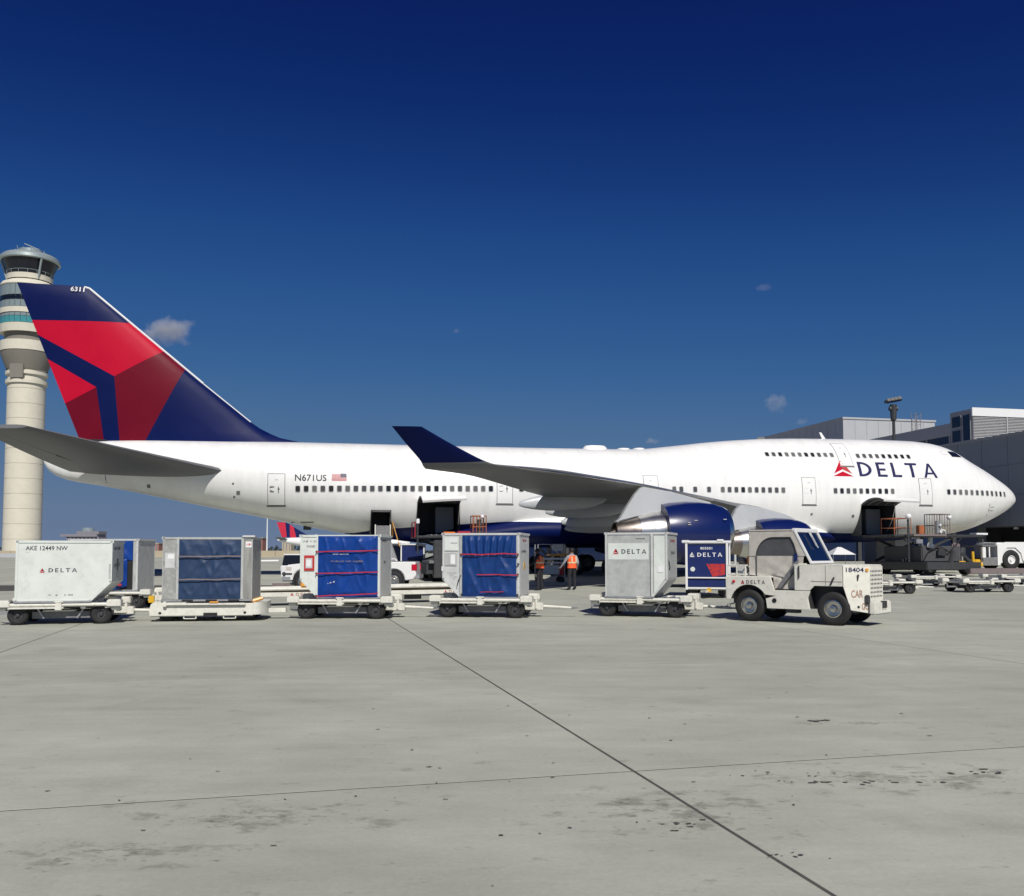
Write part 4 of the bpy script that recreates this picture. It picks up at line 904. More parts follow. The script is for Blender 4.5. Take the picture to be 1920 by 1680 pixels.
# ============================================================ container dollies
def make_dolly():
    d = thing('container_dolly', '', 'dolly')
    for sy in (-1, 1):
        q = MB(); q.cyl((-1.08, sy*.78, .455), (1.08, sy*.78, .455), .042, n=10); q.box(-1.06, .1, sy*.78-.05, sy*.78+.05, .37, .41); r = q.build('side_rail', 'white_paint', d, smooth=40)
        q = MB(); q.box(-.07, .07, sy*.82-.06, sy*.82+.06, .33, .50); q.box(-.10, .10, sy*.80-.05, sy*.80+.05, .50, .545); q.build('lock_bracket', 'white_paint', r, bevel=.012)
        for sx in (-1, 1):
            q = MB(); q.box(sx*1.17-.15, sx*1.17+.15, sy*.68-.18, sy*.68+.18, .40, .565); q.box(sx*1.2-.10, sx*1.2+.10, sy*.66-.12, sy*.66+.12, .32, .40); q.build('corner_block', 'white_paint', d, bevel=.02)
            wheel(d, (sx*.88, sy*.62, .225), .225, .20, 'steel_dark', .5, n=22)
            q = MB(); q.obox((sx*.42, sy*.60, .25), (.035, .03, .26), (0, sx*32, 0)); q.build('brace', 'galv', d)
        q = MB(); q.box(-.62, .62, sy*.52-.03, sy*.52+.03, .13, .29); q.build('chassis_beam', 'dolly_grey', d, bevel=.01)
        q = MB(); q.panel([(-.32, .33), (.36, .33), (.28, .295), (-.40, .295)], (0, sy*.60, 0), (1, 0, 0), (0, 0, 1), .05); q.build('step_plate', 'white_paint', d)
    for x in (-1.02, -.5, 0, .5, 1.02): q = MB(); q.box(x-.05, x+.05, -.76, .76, .37, .44); q.build('cross_beam', 'white_paint', d)
    q = MB(); q.box(-.98, .98, -.70, .70, .44, .452); q.build('deck_plate', 'galv', d)
    for k in range(9):
        q = MB(); q.cyl((-.88+.22*k, -.66, .478), (-.88+.22*k, .66, .478), .026, n=8); q.build('roller', 'galv', d, smooth=40)
    for sx in (-1, 1):
        q = MB(); q.cyl((sx*.88, -.55, .225), (sx*.88, .55, .225), .045, n=8); q.box(sx*.88-.12, sx*.88+.12, -.3, .3, .235, .37); q.build('axle', 'steel_dark', d)
    q = MB(); q.box(1.02, 1.50, -.16, .16, .17, .36); q.box(1.10, 1.24, -.22, .22, .30, .42); q.box(1.30, 1.36, -.20, .20, .2, .46); tb_ = q.build('drawbar_housing', 'white_paint', d, bevel=.02)
    q = MB(); q.cyl((1.48, 0, .27), (2.22, 0, .235), .040, .030, n=10); q.build('drawbar', 'white_paint', d, smooth=40)
    q = MB(); n = 12
    pts = [(2.29+.07*math.cos(2*math.pi*k/n), .07*math.sin(2*math.pi*k/n), .235) for k in range(n+1)]; q.tube(pts, .018, 6); q.build('tow_eye', 'galv', d)
    q = MB(); q.box(-1.48, -1.0, -.05, .05, .20, .26); q.cyl((-1.46, 0, .17), (-1.46, 0, .36), .022, n=8); q.build('rear_hitch', 'galv', d)
    return d
D0 = make_dolly(); _first = [True]
def dolly(label, loc, rz, group='container dollies'):
    if _first[0]: o = D0; _first[0] = False
    else: o = copy_tree(D0)
    o.location = (loc[0], loc[1], gz(loc[1])); o.rotation_euler = (0, 0, R(rz)); return tag(o, label, 'dolly', group)

# ============================================================ cargo containers
def cont_shell(label, loc, rz, W, cut, D, H, mat, frame='alu_light', c=.445, cz=.47, group='cargo containers'):
    o = thing('cargo_container', label, 'container', loc, rz, group); h = W/2
    if cut == 'R': P = [(-h, .02), (h-c, .02), (h, cz), (h, H), (-h, H)]
    elif cut == 'L': P = [(-h+c, .02), (h, .02), (h, H), (-h, H), (-h, cz)]
    else: P = [(-h, .02), (h, .02), (h, H), (-h, H)]
    q = MB(); q.panel(P, (0, D/2-.012, 0), (1, 0, 0), (0, 0, 1), D-.024); q.build('shell', mat, o)
    t = .028
    for sy in (-1, 1):
        for i in range(len(P)):
            a, b_ = Vector((P[i][0], sy*(D/2-.012), P[i][1])), Vector((P[(i+1) % len(P)][0], sy*(D/2-.012), P[(i+1) % len(P)][1]))
            ang = math.degrees(math.atan2(b_.z-a.z, b_.x-a.x)); m_ = (a+b_)/2; nx, nz = (b_-a).normalized().z, -(b_-a).normalized().x
            q = MB(); q.obox((m_.x-nx*.022, m_.y, m_.z-nz*.022), ((b_-a).length+.02, .034, .052), (0, -ang, 0)); q.build('frame_bar', frame, o)
    for sx in (-1, 1):
        q = MB(); q.box(sx*h-.03, sx*h+.03, -D/2, D/2, H-.045, H+.012); q.build('top_rail', frame, o)
    q = MB(); x0, x1 = P[0][0]-.02, P[1][0]+.02; q.box(x0, x1, -D/2-.02, D/2+.02, 0, .045); q.build('base_plate', 'galv', o)
    return o, P
from mathutils import noise as mn
def curtain(o, x0, x1, z0, z1, y, mat, amp=.022, seed=0, name='curtain', nx=64, nz=60, fan=0.0, sag=0.0):
    """hanging sheet with sharp creases running slantwise across it"""
    q = MB()
    for i in range(nz+1):
        for k in range(nx+1):
            u, v = k/nx, i/nz; x = x0+(x1-x0)*u; z = z0+(z1-z0)*v
            p = Vector(((x+.45*z)*3.4+seed, (z-.6*x)*1.15, seed*.37)); p2 = Vector(((x-.7*z)*2.6-seed, (z+.5*x)*1.0, seed*.11+4))
            r = 1.1*(1-abs(mn.noise(p)*1.9))**2+.9*(1-abs(mn.noise(p2)*1.9))**2+.9*mn.noise(Vector((x*2.2, z*1.8, seed)))+.25*mn.noise(Vector((x*9, z*7, seed)))
            if fan and v > .66: r = r*.3+fan*(.6+.4*(1-v)/.34)*(.9+math.sin(15*math.pi*(u-.55)*(1+.5*(1-v))+1+2*mn.noise(Vector((u*3, v*2, seed)))))
            e = min(1, 8*u, 8*(1-u), 10*v+.15, 10*(1-v)+.15)
            if sag: z -= sag*math.sin(math.pi*u)*(1-v)
            q.v.append((x, y-.006-amp*max(0, r+.35)*e, z))
    for i in range(nz):
        for k in range(nx): a = i*(nx+1)+k; q.f.append((a, a+1, a+nx+2, a+nx+1)); q.m.append(0)
    return q.build(name, mat, o, smooth=75)
def strap(o, x0, x1, za, zb, y, mat='strap_red', h=.032, wav=.006, seed=0):
    q = MB(); n = 24; rnd = random.Random(seed); p0 = rnd.random()*6
    for k in range(n+1):
        u = k/n; x = x0+(x1-x0)*u; z = za+(zb-za)*u+wav*math.sin(9*u+p0)-.4*wav*math.sin(23*u); yy = y-.010*min(1, 10*u, 10*(1-u))*(1+.5*math.sin(14*u+p0))
        q.v += [(x, yy, z-h/2), (x, yy, z+h/2), (x, yy-.006, z+h/2), (x, yy-.006, z-h/2)]
    for k in range(n):
        a = 4*k
        for i in range(4): q.f.append((a+i, a+4+i, a+4+(i+1) % 4, a+(i+1) % 4)); q.m.append(0)
    return q.build('strap', mat, o, smooth=50)
def plate(o, name, x0, x1, z0, z1, y, mat, th=.004): q = MB(); q.box(x0, x1, y-th, y, z0, z1); return q.build(name, mat, o)
def xplate(o, name, x, y0, y1, z0, z1, mat, th=.004): q = MB(); q.box(x, x+th, y0, y1, z0, z1); return q.build(name, mat, o)
def buckle(o, x, z, y): q = MB(); q.box(x-.025, x+.025, y-.03, y, z-.025, z+.025); return q.build('buckle', 'steel_dark', o, bevel=.006)
def marks(o, name, x, y0, z, lines, mat='text_dark', h=.05, w_=.3, faint=None):
    """rows of small stencilled figures on the right hand end wall"""
    for k, t_ in enumerate(lines): smudge(name, (x, y0, z-k*h*1.7), (0, 1, 0), (0, 0, 1), w_, h, mat, o, seed=len(t_)*7+k)
DK = .50
RG = 'loaded dollies of the front train'
# -- 1: the white container at the far left
p1, r1 = (-10.56, 21.62), 14.0
dolly('dolly carrying the plain white container at the left edge, last of the front train', p1, r1, RG)
c1, P = cont_shell('plain white container with slanted lower corner and black code on its face', (p1[0]+.10, p1[1]-.02, DK), r1, 2.03, 'R', 1.53, 1.42, 'ule_white', 'ule_white')
y = -1.53/2
y1_ = y+.012
lettering('container_code', 'AKE 12449 NW', (-.82, y1_, 1.20), (1, 0, 0), (0, 0, 1), .10, 'text_dark', c1, width=.88, off=.003); smudge('small_print', (-.82, y1_, 1.15), (1, 0, 0), (0, 0, 1), .10, .018, 'alu', c1)
lettering('airline_name', 'DELTA', (-.33, y1_, .70), (1, 0, 0), (0, 0, 1), .092, 'text_dark', c1, width=.60, wide=True); widget('emblem', (-.52, y1_, .69), (1, 0, 0), (0, 0, 1), .115, ['plane_red', 'plane_darkred', 'plane_red'], c1)
smudge('scrawl', (.02, y1_, .155), (1, 0, 0), (0, 0, 1), .17, .055, 'text_dark', c1, seed=9); plate(c1, 'scuff', -.32, -.26, .175, .19, y1_-.001, 'seam'); plate(c1, 'scuff', -.17, -.13, .165, .19, y1_-.001, 'seam')
marks(c1, 'end_code', 1.015, -.52, 1.20, ['AKE 12449'], 'seam', .10, .8); marks(c1, 'end_code', 1.015, -.45, .80, ['NW 449'], 'text_dark', .12, .7)
q = MB(); q.box(.95, 1.005, y-.016, y+.01, .55, .9); q.build('dent_guard', 'alu', c1, bevel=.012)
q = MB(); q.box(1.005, 1.03, -.1, .0, .55, 1.0); q.build('side_handle', 'seam', c1)
# -- 2: dark blue curtain container on the low skirted dolly
p2, r2 = (-7.40, 22.62), 8.0
k2 = thing('skirted_dolly', 'low white dolly with solid skirt sides under the dark blue curtain container', 'dolly', (p2[0], p2[1], 0), r2)
q = MB(); q.panel([(-1.30, .62), (-1.36, .34), (-1.34, .16), (1.06, .16), (1.12, .30), (1.08, .56), (-.48, .56), (-.48, .62)], (0, .78, 0), (1, 0, 0), (0, 0, 1), 1.56); sk = q.build('skirt', 'white_paint', k2, bevel=.03)
q = MB()
n = 10; pts = [(1.06+.28*math.sin(math.pi/2*k/n), -.78+.55*(1-math.cos(math.pi/2*k/n))) for k in range(n+1)]
for (xa, ya), (xb, yb) in zip(pts[:-1], pts[1:]): q.add([(xa, ya, .20), (xb, yb, .20), (xb, yb, .58), (xa, ya, .58)], [(0, 1, 2, 3)])
for (xa, ya), (xb, yb) in zip(pts[:-1], pts[1:]): q.add([(xa, -ya, .20), (xb, -yb, .20), (xb, -yb, .58), (xa, -ya, .58)], [(3, 2, 1, 0)])
q.add([(1.34, -.23, .20), (1.34, .23, .20), (1.34, .23, .58), (1.34, -.23, .58)], [(0, 1, 2, 3)]); q.add([(x_, y_, .58) for x_, y_ in pts]+[(x_, -y_, .58) for x_, y_ in pts[::-1]], [tuple(range(22))])
q.build('rounded_nose', 'white_paint', k2, smooth=50)
q = MB(); q.box(-.98, .88, -.86, -.79, .50, .57); q.box(-1.02, -.94, -.88, -.78, .46, .62); q.build('side_rail', 'white_paint', k2, bevel=.015)
q = MB(); q.box(-.10, .22, -.80, -.775, .17, .27); q.build('hitch_pocket', 'dark', k2)
for x in (-.42, .50):
    q = MB()
    q.tube([(x-.14, -.74, .18), (x-.14, -.74, .09), (x+.14, -.74, .09), (x+.14, -.74, .18)], .016, 6); q.build('step_loop', 'white_paint', k2)
for x in (-1.10, .86): q = MB(); q.cyl((x, -.792, .27), (x, -.775, .27), .035, n=12); q.build('lash_hole', 'dark', k2)
for x in (-1.0, .9):
    for sy in (-1, 1): wheel(k2, (x, sy*.52, .17), .17, .16, 'steel_dark', .5, n=18)
q = MB(); q.box(.05, .25, -.88, -.80, .57, .62); q.build('marker', 'amber', k2, bevel=.01)
q = MB(); q.box(-1.37, -1.24, -.79, -.70, .58, .80); q.build('marker_post', 'yellow', k2, bevel=.015); 
q = MB(); q.cyl((.98, -.70, .60), (1.25, -.62, .70), .06, n=8); q.build('stop_roller', 'amber', k2)
q = MB(); q.box(1.32, 1.75, -.10, .10, .20, .34); q.cyl((1.9, 0, .27), (2.45, 0, .235), .036, n=8); q.build('drawbar', 'white_paint', k2, bevel=.008)
for ch in k2.children: ch.scale = (1, 1, .78)
c2, P = cont_shell('battered bare metal container with dull dark blue curtain and brown straps', (p2[0]-.02, p2[1]-.02, .485), r2, 2.08, None, 1.53, 1.53, 'alu_dirty', 'alu')
y = -1.53/2
curtain(c2, -.66, .78, .05, 1.47, y-.012, 'curtain_old', .018, 4)
strap(c2, -.66, .78, 1.07, 1.08, y-.085, 'strap_old', .03, .003, 1); strap(c2, -.66, .78, .52, .53, y-.085, 'strap_old', .03, .006, 2)
for x in (-.69, .81): q = MB(); q.box(x-.03, x+.03, y-.04, y, .04, 1.51); q.build('door_post', 'alu', c2, bevel=.006)
plate(c2, 'wall_panel', .85, 1.03, .05, 1.47, y-.006, 'alu_grimy'); plate(c2, 'wall_panel', -1.03, -.73, .05, 1.47, y-.006, 'alu_dirty')
plate(c2, 'label', -.92, -.78, 1.02, 1.12, y-.012, 'text_white'); plate(c2, 'label', -.98, -.76, .80, 1.16, y-.010, 'alu_light'); plate(c2, 'label', .88, 1.02, 1.29, 1.43, y-.012, 'text_white')
smudge('label_print', (.90, y-.016, 1.33), (1, 0, 0), (0, 0, 1), .10, .06, 'red_mark', c2, seed=3)
q = MB(); q.box(.80, 1.10, y-.05, y+.25, 1.53, 1.58); q.build('roof_patch', 'alu_light', c2, bevel=.01)
for x in (-.45, .1, .62): plate(c2, 'fork_slot', x-.13, x+.13, .006, .04, y-.025, 'dark')
# -- 3: bright blue curtain, three red straps
p3, r3 = (-4.22, 23.36), -3.0
dolly('dolly under the bright blue curtain container with three red straps', p3, r3, RG)
c3, P = cont_shell('pale container with bright blue curtain held by three red straps and red framed label', (p3[0]-.02, p3[1], DK), r3, 2.0, 'L', 1.53, 1.585, 'ule_white', 'ule_white')
curtain(c3, -.545, .955, .04, 1.56, y-.012, 'curtain', .026, 11)
for k, (a, b_) in enumerate(((1.17, 1.20), (.63, .67), (.07, .14))): strap(c3, -.58, .98, a, b_, y-.085, 'strap_red', .028, .003, k)
for z in (1.17, .63, .08): buckle(c3, -.575, z, y-.04)
plate(c3, 'door_post', -.585, -.545, .04, 1.57, y-.012, 'ule_white', .03)
plate(c3, 'label_frame', -.90, -.64, .70, 1.08, y-.008, 'red_mark'); plate(c3, 'label', -.86, -.69, .76, 1.01, y-.013, 'alu_light'); plate(c3, 'label', -.84, -.72, .80, .97, y-.018, 'text_white')
smudge('code', (-.94, y+.006, 1.40), (1, 0, 0), (0, 0, 1), .32, .06, 'dolly_grey', c3, seed=4); smudge('code', (-.84, y+.006, 1.28), (1, 0, 0), (0, 0, 1), .2, .06, 'dolly_grey', c3, seed=5)
smudge('stencil', (-.16, y-.085, 1.10), (1, 0, 0), (0, 0, 1), .40, .022, 'text_white', c3, seed=6); smudge('stencil', (-.28, y-.085, .36), (1, 0, .3), (0, 0, 1), .22, .05, 'text_white', c3, seed=8)
smudge('stencil', (-.2, y-.085, .91), (1, 0, 0), (0, 0, 1), .8, .05, 'strap_old', c3, seed=12); 
xplate(c3, 'end_panel', 1.0, -.70, .70, .06, 1.54, 'alu_light', .006); marks(c3, 'end_code', 1.008, -.6, 1.42, ['AKE 1487'], 'text_dark', .08, .75); marks(c3, 'end_code', 1.008, -.3, .86, ['NW'], 'text_dark', .10, .35)
# -- 4: creased blue curtain
p4, r4 = (-.66, 23.74), -10.0
dolly('dolly under the container with the creased sagging blue curtain', p4, r4, RG)
c4, P = cont_shell('aluminium container with creased sagging blue curtain and two red straps', (p4[0]+.0, p4[1], DK), r4, 1.98, 'L', 1.53, 1.64, 'alu_light', 'alu_light')
curtain(c4, -.47, .92, .04, 1.58, y-.012, 'curtain_worn', .028, 23, fan=1.2, sag=0)
strap(c4, -.50, .98, 1.10, 1.12, y-.095, 'strap_red', .030, .008, 4); strap(c4, -.08, .98, .60, .59, y-.09, 'strap_red', .026, .004, 5); strap(c4, -.0, .6, .16, .17, y-.09, 'strap_red', .018, .003, 6)
for x, z in ((-.5, 1.1), (.96, 1.1), (.96, .6), (.97, .86), (-.48, .09), (.95, .09)): buckle(c4, x, z, y-.03)
plate(c4, 'door_post', -.53, -.48, .04, 1.60, y-.012, 'alu', .03); plate(c4, 'label_pocket', -.93, -.62, .82, 1.14, y-.006, 'alu'); plate(c4, 'label', -.78, -.66, .86, 1.10, y-.011, 'text_white'); plate(c4, 'label', -.94, -.58, 1.20, 1.54, y-.008, 'ule_white'); plate(c4, 'label', -.78, -.60, 1.38, 1.41, y-.013, 'alu')
for k in range(4): smudge('small_print', (-.86+.05*k, y+.008, .62-.05*k), (1, 0, 0), (0, 0, 1), (.22, .1, .16, .05)[k], .026, 'dolly_grey', c4, seed=20+k)
q = MB(); q.tube([(-.50, y-.05, .58), (-.56, y-.07, .45), (-.60, y-.05, .30)], .012, 6); q.build('loose_strap', 'steel_dark', c4)
xplate(c4, 'end_panel', .992, -.70, .70, .06, 1.58, 'alu_light', .006); marks(c4, 'end_code', 1.0, -.3, 1.42, ['C 703'], 'red_mark', .09, .55); marks(c4, 'end_code', 1.0, -.45, 1.14, ['L 1187'], 'text_dark', .09, .7)
q = MB(); q.cyl((.998, -.02, .80), (1.003, -.02, .80), .12, n=18); q.build('yellow_spot', 'yellow', c4)
# -- 5: narrow aluminium container with white sign
p5, r5 = (3.52, 23.98), -19.0
dolly('dolly under the narrow bare aluminium container, coupled behind the tow tractor', p5, r5, RG)
c5, P = cont_shell('narrow bare aluminium container with white airline sign and slanted lower corner', (p5[0]-.10, p5[1]-.02, DK-.01), r5, 1.60, 'R', 1.53, 1.67, 'alu', 'alu_light', c=.38, cz=.46)
q = MB(); q.box(.38, .44, y-.035, y, .04, 1.63); q.build('centre_post', 'alu_light', c5, bevel=.006)
plate(c5, 'wall_panel', -.76, .36, .06, 1.60, y-.006, 'alu'); plate(c5, 'airline_sign', -.72, .33, .98, 1.40, y-.012, 'ule_white')
lettering('airline_name', 'DELTA', (-.37, y-.016, 1.13), (1, 0, 0), (0, 0, 1), .115, 'text_dark', c5, width=.64, wide=True); widget('emblem', (-.60, y-.016, 1.12), (1, 0, 0), (0, 0, 1), .16, ['plane_red', 'plane_darkred', 'plane_red'], c5)
plate(c5, 'faint_code', 0.0, .24, 1.50, 1.53, y-.008, 'dolly_grey'); 
q = MB(); q.panel([(.46, .12), (.74, .50), (.74, 1.58), (.46, 1.58)], (0, y-.002, 0), (1, 0, 0), (0, 0, 1), .006); q.build('wall_panel', 'ule_white', c5); plate(c5, 'label', .55, .70, .66, .82, y-.014, 'text_white')
xplate(c5, 'end_panel', .802, -.70, .70, .50, 1.60, 'alu', .006); marks(c5, 'end_code', .81, -.3, 1.42, ['N 4407'], 'red_mark', .10, .6); marks(c5, 'end_code', .81, -.2, 1.10, ['DPE'], 'dolly_grey', .12, .5)
q = MB(); q.tube([(.82, -.62, .95), (.84, -.60, .80), (.82, -.56, .72)], .014, 6); q.build('end_handle', 'steel_dark', c5)
# -- second row at the left: open blue curtain container
pb, rb = (-12.05, 27.6), 4
dolly('dolly half hidden behind the plain white container', pb, rb, RG)
cb, P = cont_shell('container with torn open blue curtain half hidden behind the white container', (pb[0]-.08, pb[1], DK), rb, 2.0, None, 1.53, 1.55, 'alu', 'alu_light')
plate(cb, 'doorway_shade_plate', -.90, .86, .06, 1.50, y-.012, 'dark'); curtain(cb, -.90, .86, .92, 1.50, y-.02, 'curtain', .018, 31); curtain(cb, -.40, .72, .16, .96, y-.06, 'curtain', .045, 37, name='loose_curtain', sag=.12)  # black plate on the closed shell paints the shaded inside of the opening
strap(cb, -.3, .60, .30, .22, y-.16, 'strap_red', .07, .02, 7); lettering('stencil', '7', (.30, y-.21, .66), (1, 0, .1), (0, 0, 1), .2, 'text_white', cb, width=.09); plate(cb, 'stencil_bar', .05, .50, .42, .46, y-.18, 'text_white')

# ============================================================ tow tractor
TT = thing('tow_tractor', 'white baggage tow tractor with beige canvas cab at the head of the container train', 'tow tractor', (6.21, 22.53, 0), -41)
HW = .78
for sy in (-1, 1):
    u = (1, 0, 0)
    def side(name, poly, th=.05, mat='tractor_paint', inset=0.0, par=TT, bev=.008):
        q = MB(); yy = (-HW+th+inset) if sy < 0 else (HW-inset); q.panel(poly, (0, yy, 0), (1, 0, 0), (0, 0, 1), th); return q.build(name, mat, par, bevel=bev)
    arc = [(.50*math.cos(R(a)), .38+.50*math.sin(R(a))) for a in range(165, 30, -12)]
    rf = side('rear_fender', [(-.56, 1.07), (-.60, .52)]+arc+[(.66, .63), (.66, .76), (.56, 1.07)])
    side('lower_skirt', [(.47, .33), (1.52, .33), (1.47, .60), (1.53, .765), (.66, .765), (.66, .62), (.44, .56)])
    hs_ = side('hood_side', [(1.16, .775), (1.52, .775), (1.63, .885), (2.30, .885), (2.30, 1.355), (1.16, 1.375)])
    if sy < 0:
        q = MB(); q.obox((1.28, -.80, 1.20), (.025, .02, .28)); q.obox((2.06, -.80, 1.0), (.035, .02, .20), (0, 25, 0)); q.build('hood_latch', 'steel_dark', hs_)
        q = MB(); q.box(1.56, 2.28, -.786, -.78, .985, .995); q.box(1.9, 1.905, -.786, -.78, .9, 1.35); q.build('panel_seam', 'seam', hs_)
        q = MB(); q.cyl((.66, -.79, .52), (.66, -.775, .52), .055, n=14); q.build('fuel_filler', 'dark', TT)
        q = MB(); q.box(.9, 1.2, -.70, -.50, .24, .34); q.build('step', 'steel_dark', TT)
    # corner panel between side and front
    A = Vector((2.30, sy*HW, 0)); Bp = Vector((2.75, sy*.40, 0)); uu = (Bp-A); L = uu.length; uu.normalize()
    poly = [(0, .885), (.16, .36), (L, .29), (L, 1.345), (0, 1.355)]
    q = MB()
    if sy < 0: q.panel(poly, A, uu, (0, 0, 1), .02)
    else: q.panel([(L-x_, z_) for x_, z_ in poly], Bp, -uu, (0, 0, 1), .02)
    cp = q.build('corner_panel', 'tractor_paint', TT)
    if sy < 0:
        vv = (0, 0, 1); at = lambda t_, z_: A+uu*t_+Vector((0, 0, z_))
        lettering('fleet_number', '18404', at(.06, 1.21), uu, vv, .105, 'text_navy', cp, width=.40, off=.026)
        lettering('stencil', 'CAR', at(.17, .64), uu, vv, .17, 'text_brown', cp, width=.26, off=.026); lettering('stencil', 'GO', at(.40, .37), uu, vv, .15, 'text_brown', cp, width=.17, off=.026)
        nn_ = uu.cross(Vector(vv)); c_ = at(.53, 1.26); q = MB(); q.cyl(c_, c_+nn_*.045, .042, .035, n=14); q.build('side_lamp', 'amber', cp, smooth=40)
        c_ = at(.33, .43); q = MB(); q.cyl(c_+nn_*.018, c_+nn_*.024, .03, n=12); q.build('lash_hole', 'dark', cp)
        q = MB(); c_ = at(.52, .60); q.obox(c_+nn_*.05, (.10, .10, .20), (0, 0, -40)); q.build('headlamp_stub', 'steel_dark', cp, bevel=.02)
        q = MB(); c_ = at(.32, 1.08); q.obox(c_+nn_*.03, (.03, .03, .16), (0, 20, -40)); q.build('hood_catch', 'steel_dark', cp)
q = MB(); q.box(2.735, 2.765, -.40, .40, .30, 1.345); fp = q.build('front_panel', 'tractor_paint', TT, bevel=.006)
q = MB()
for i in range(7):
    for k in range(8): q.cyl((2.766, -.34+.095*k, .66+.095*i), (2.770, -.34+.095*k, .66+.095*i), .024, n=8)
gh = q.build('grille_dark_discs', 'dark', fp); gh['kind'] = 'stuff'  # proud black discs; the shade inside the grille holes is their colour
q = MB(); q.box(2.76, 2.92, -.50, .50, .26, .56); q.build('front_bumper', 'tractor_paint', TT, bevel=.03)
q = MB(); q.box(2.86, 2.96, -.10, -.05, .40, .56); q.box(2.86, 2.96, .05, .10, .40, .56); q.build('tow_pin_bracket', 'steel_dark', TT)
q = MB(); q.panel([(1.14, -HW), (2.30, -HW), (2.75, -.40), (2.75, .40), (2.30, HW), (1.14, HW)], (0, 0, 1.345), (1, 0, 0), (0, 1, 0), .03); q.build('hood_top', 'tractor_paint', TT, bevel=.01)
q = MB(); q.box(-.58, .56, -HW+.02, HW-.02, 1.055, 1.085); q.build('rear_deck', 'tractor_paint', TT, bevel=.006)
q = MB(); q.box(-.60, -.56, -HW, HW, .52, 1.07); q.build('tail_panel', 'tractor_paint', TT, bevel=.006)
q = MB(); q.box(-.5, 2.6, -.42, .42, .34, .95); q.box(.5, 1.5, -.72, .72, .36, .74); q.build('chassis', 'steel_dark', TT)
q = MB(); q.box(.56, 1.5, -.74, .74, .74, .775); q.build('cab_floor', 'steel_dark', TT)
lettering('airline_name', 'DELTA', (-.05, -HW, .90), (1, 0, 0), (0, 0, 1), .085, 'text_dark', rf, width=.48, wide=True); widget('emblem', (-.20, -HW, .895), (1, 0, 0), (0, 0, 1), .105, ['plane_red', 'plane_darkred', 'plane_red'], TT)
q = MB(); q.cyl((-.38, -HW+.01, .95), (-.38, -HW-.03, .95), .04, .032, n=14); q.build('side_lamp', 'lamp_red', TT, smooth=40)
# cab
q = MB(); q.box(-.06, 1.12, -.64, .64, 2.15, 2.20); q.build('cab_roof', 'canvas', TT, bevel=.02)
q = MB(); q.box(1.04, 1.16, -.64, .64, 2.14, 2.225); q.build('roof_header', 'clean_white', TT, bevel=.02)
fr = Vector((1.10, 0, 2.16)); fb = Vector((1.50, 0, 1.38)); dn = (fb-fr); LL = dn.length; dn.normalize(); up = -dn
q = MB()
for ya, yb in ((-.66, -.60), (.60, .66)): q.panel([(ya, 0), (yb, 0), (yb, LL), (ya, LL)], fb, (0, 1, 0), up, .05)
q.panel([(-.60, 0), (.60, 0), (.60, .06), (-.60, .06)], fb, (0, 1, 0), up, .05); q.panel([(-.60, LL-.05), (.60, LL-.05), (.60, LL), (-.60, LL)], fb, (0, 1, 0), up, .05)
wf = q.build('windscreen_frame', 'clean_white', TT, bevel=.006)
q = MB(); q.panel([(-.605, .055), (.605, .055), (.605, LL-.045), (-.605, LL-.045)], fb+Vector((.005, 0, 0)), (0, 1, 0), up, .012); q.build('windscreen', 'glass_blue', wf)
q = MB(); nrm = Vector((0, 1, 0)).cross(up); q.tube([fb+up*(LL-.05)+nrm*.075, fb+up*(LL*.45)+nrm*.07+Vector((0, .10, 0))], .014, 6); q.obox(fb+up*(LL*.72)+nrm*.085+Vector((0,.04,0)), (.03, .03, .40), (0, -27, 0)); q.build('wiper', 'alu_light', wf)
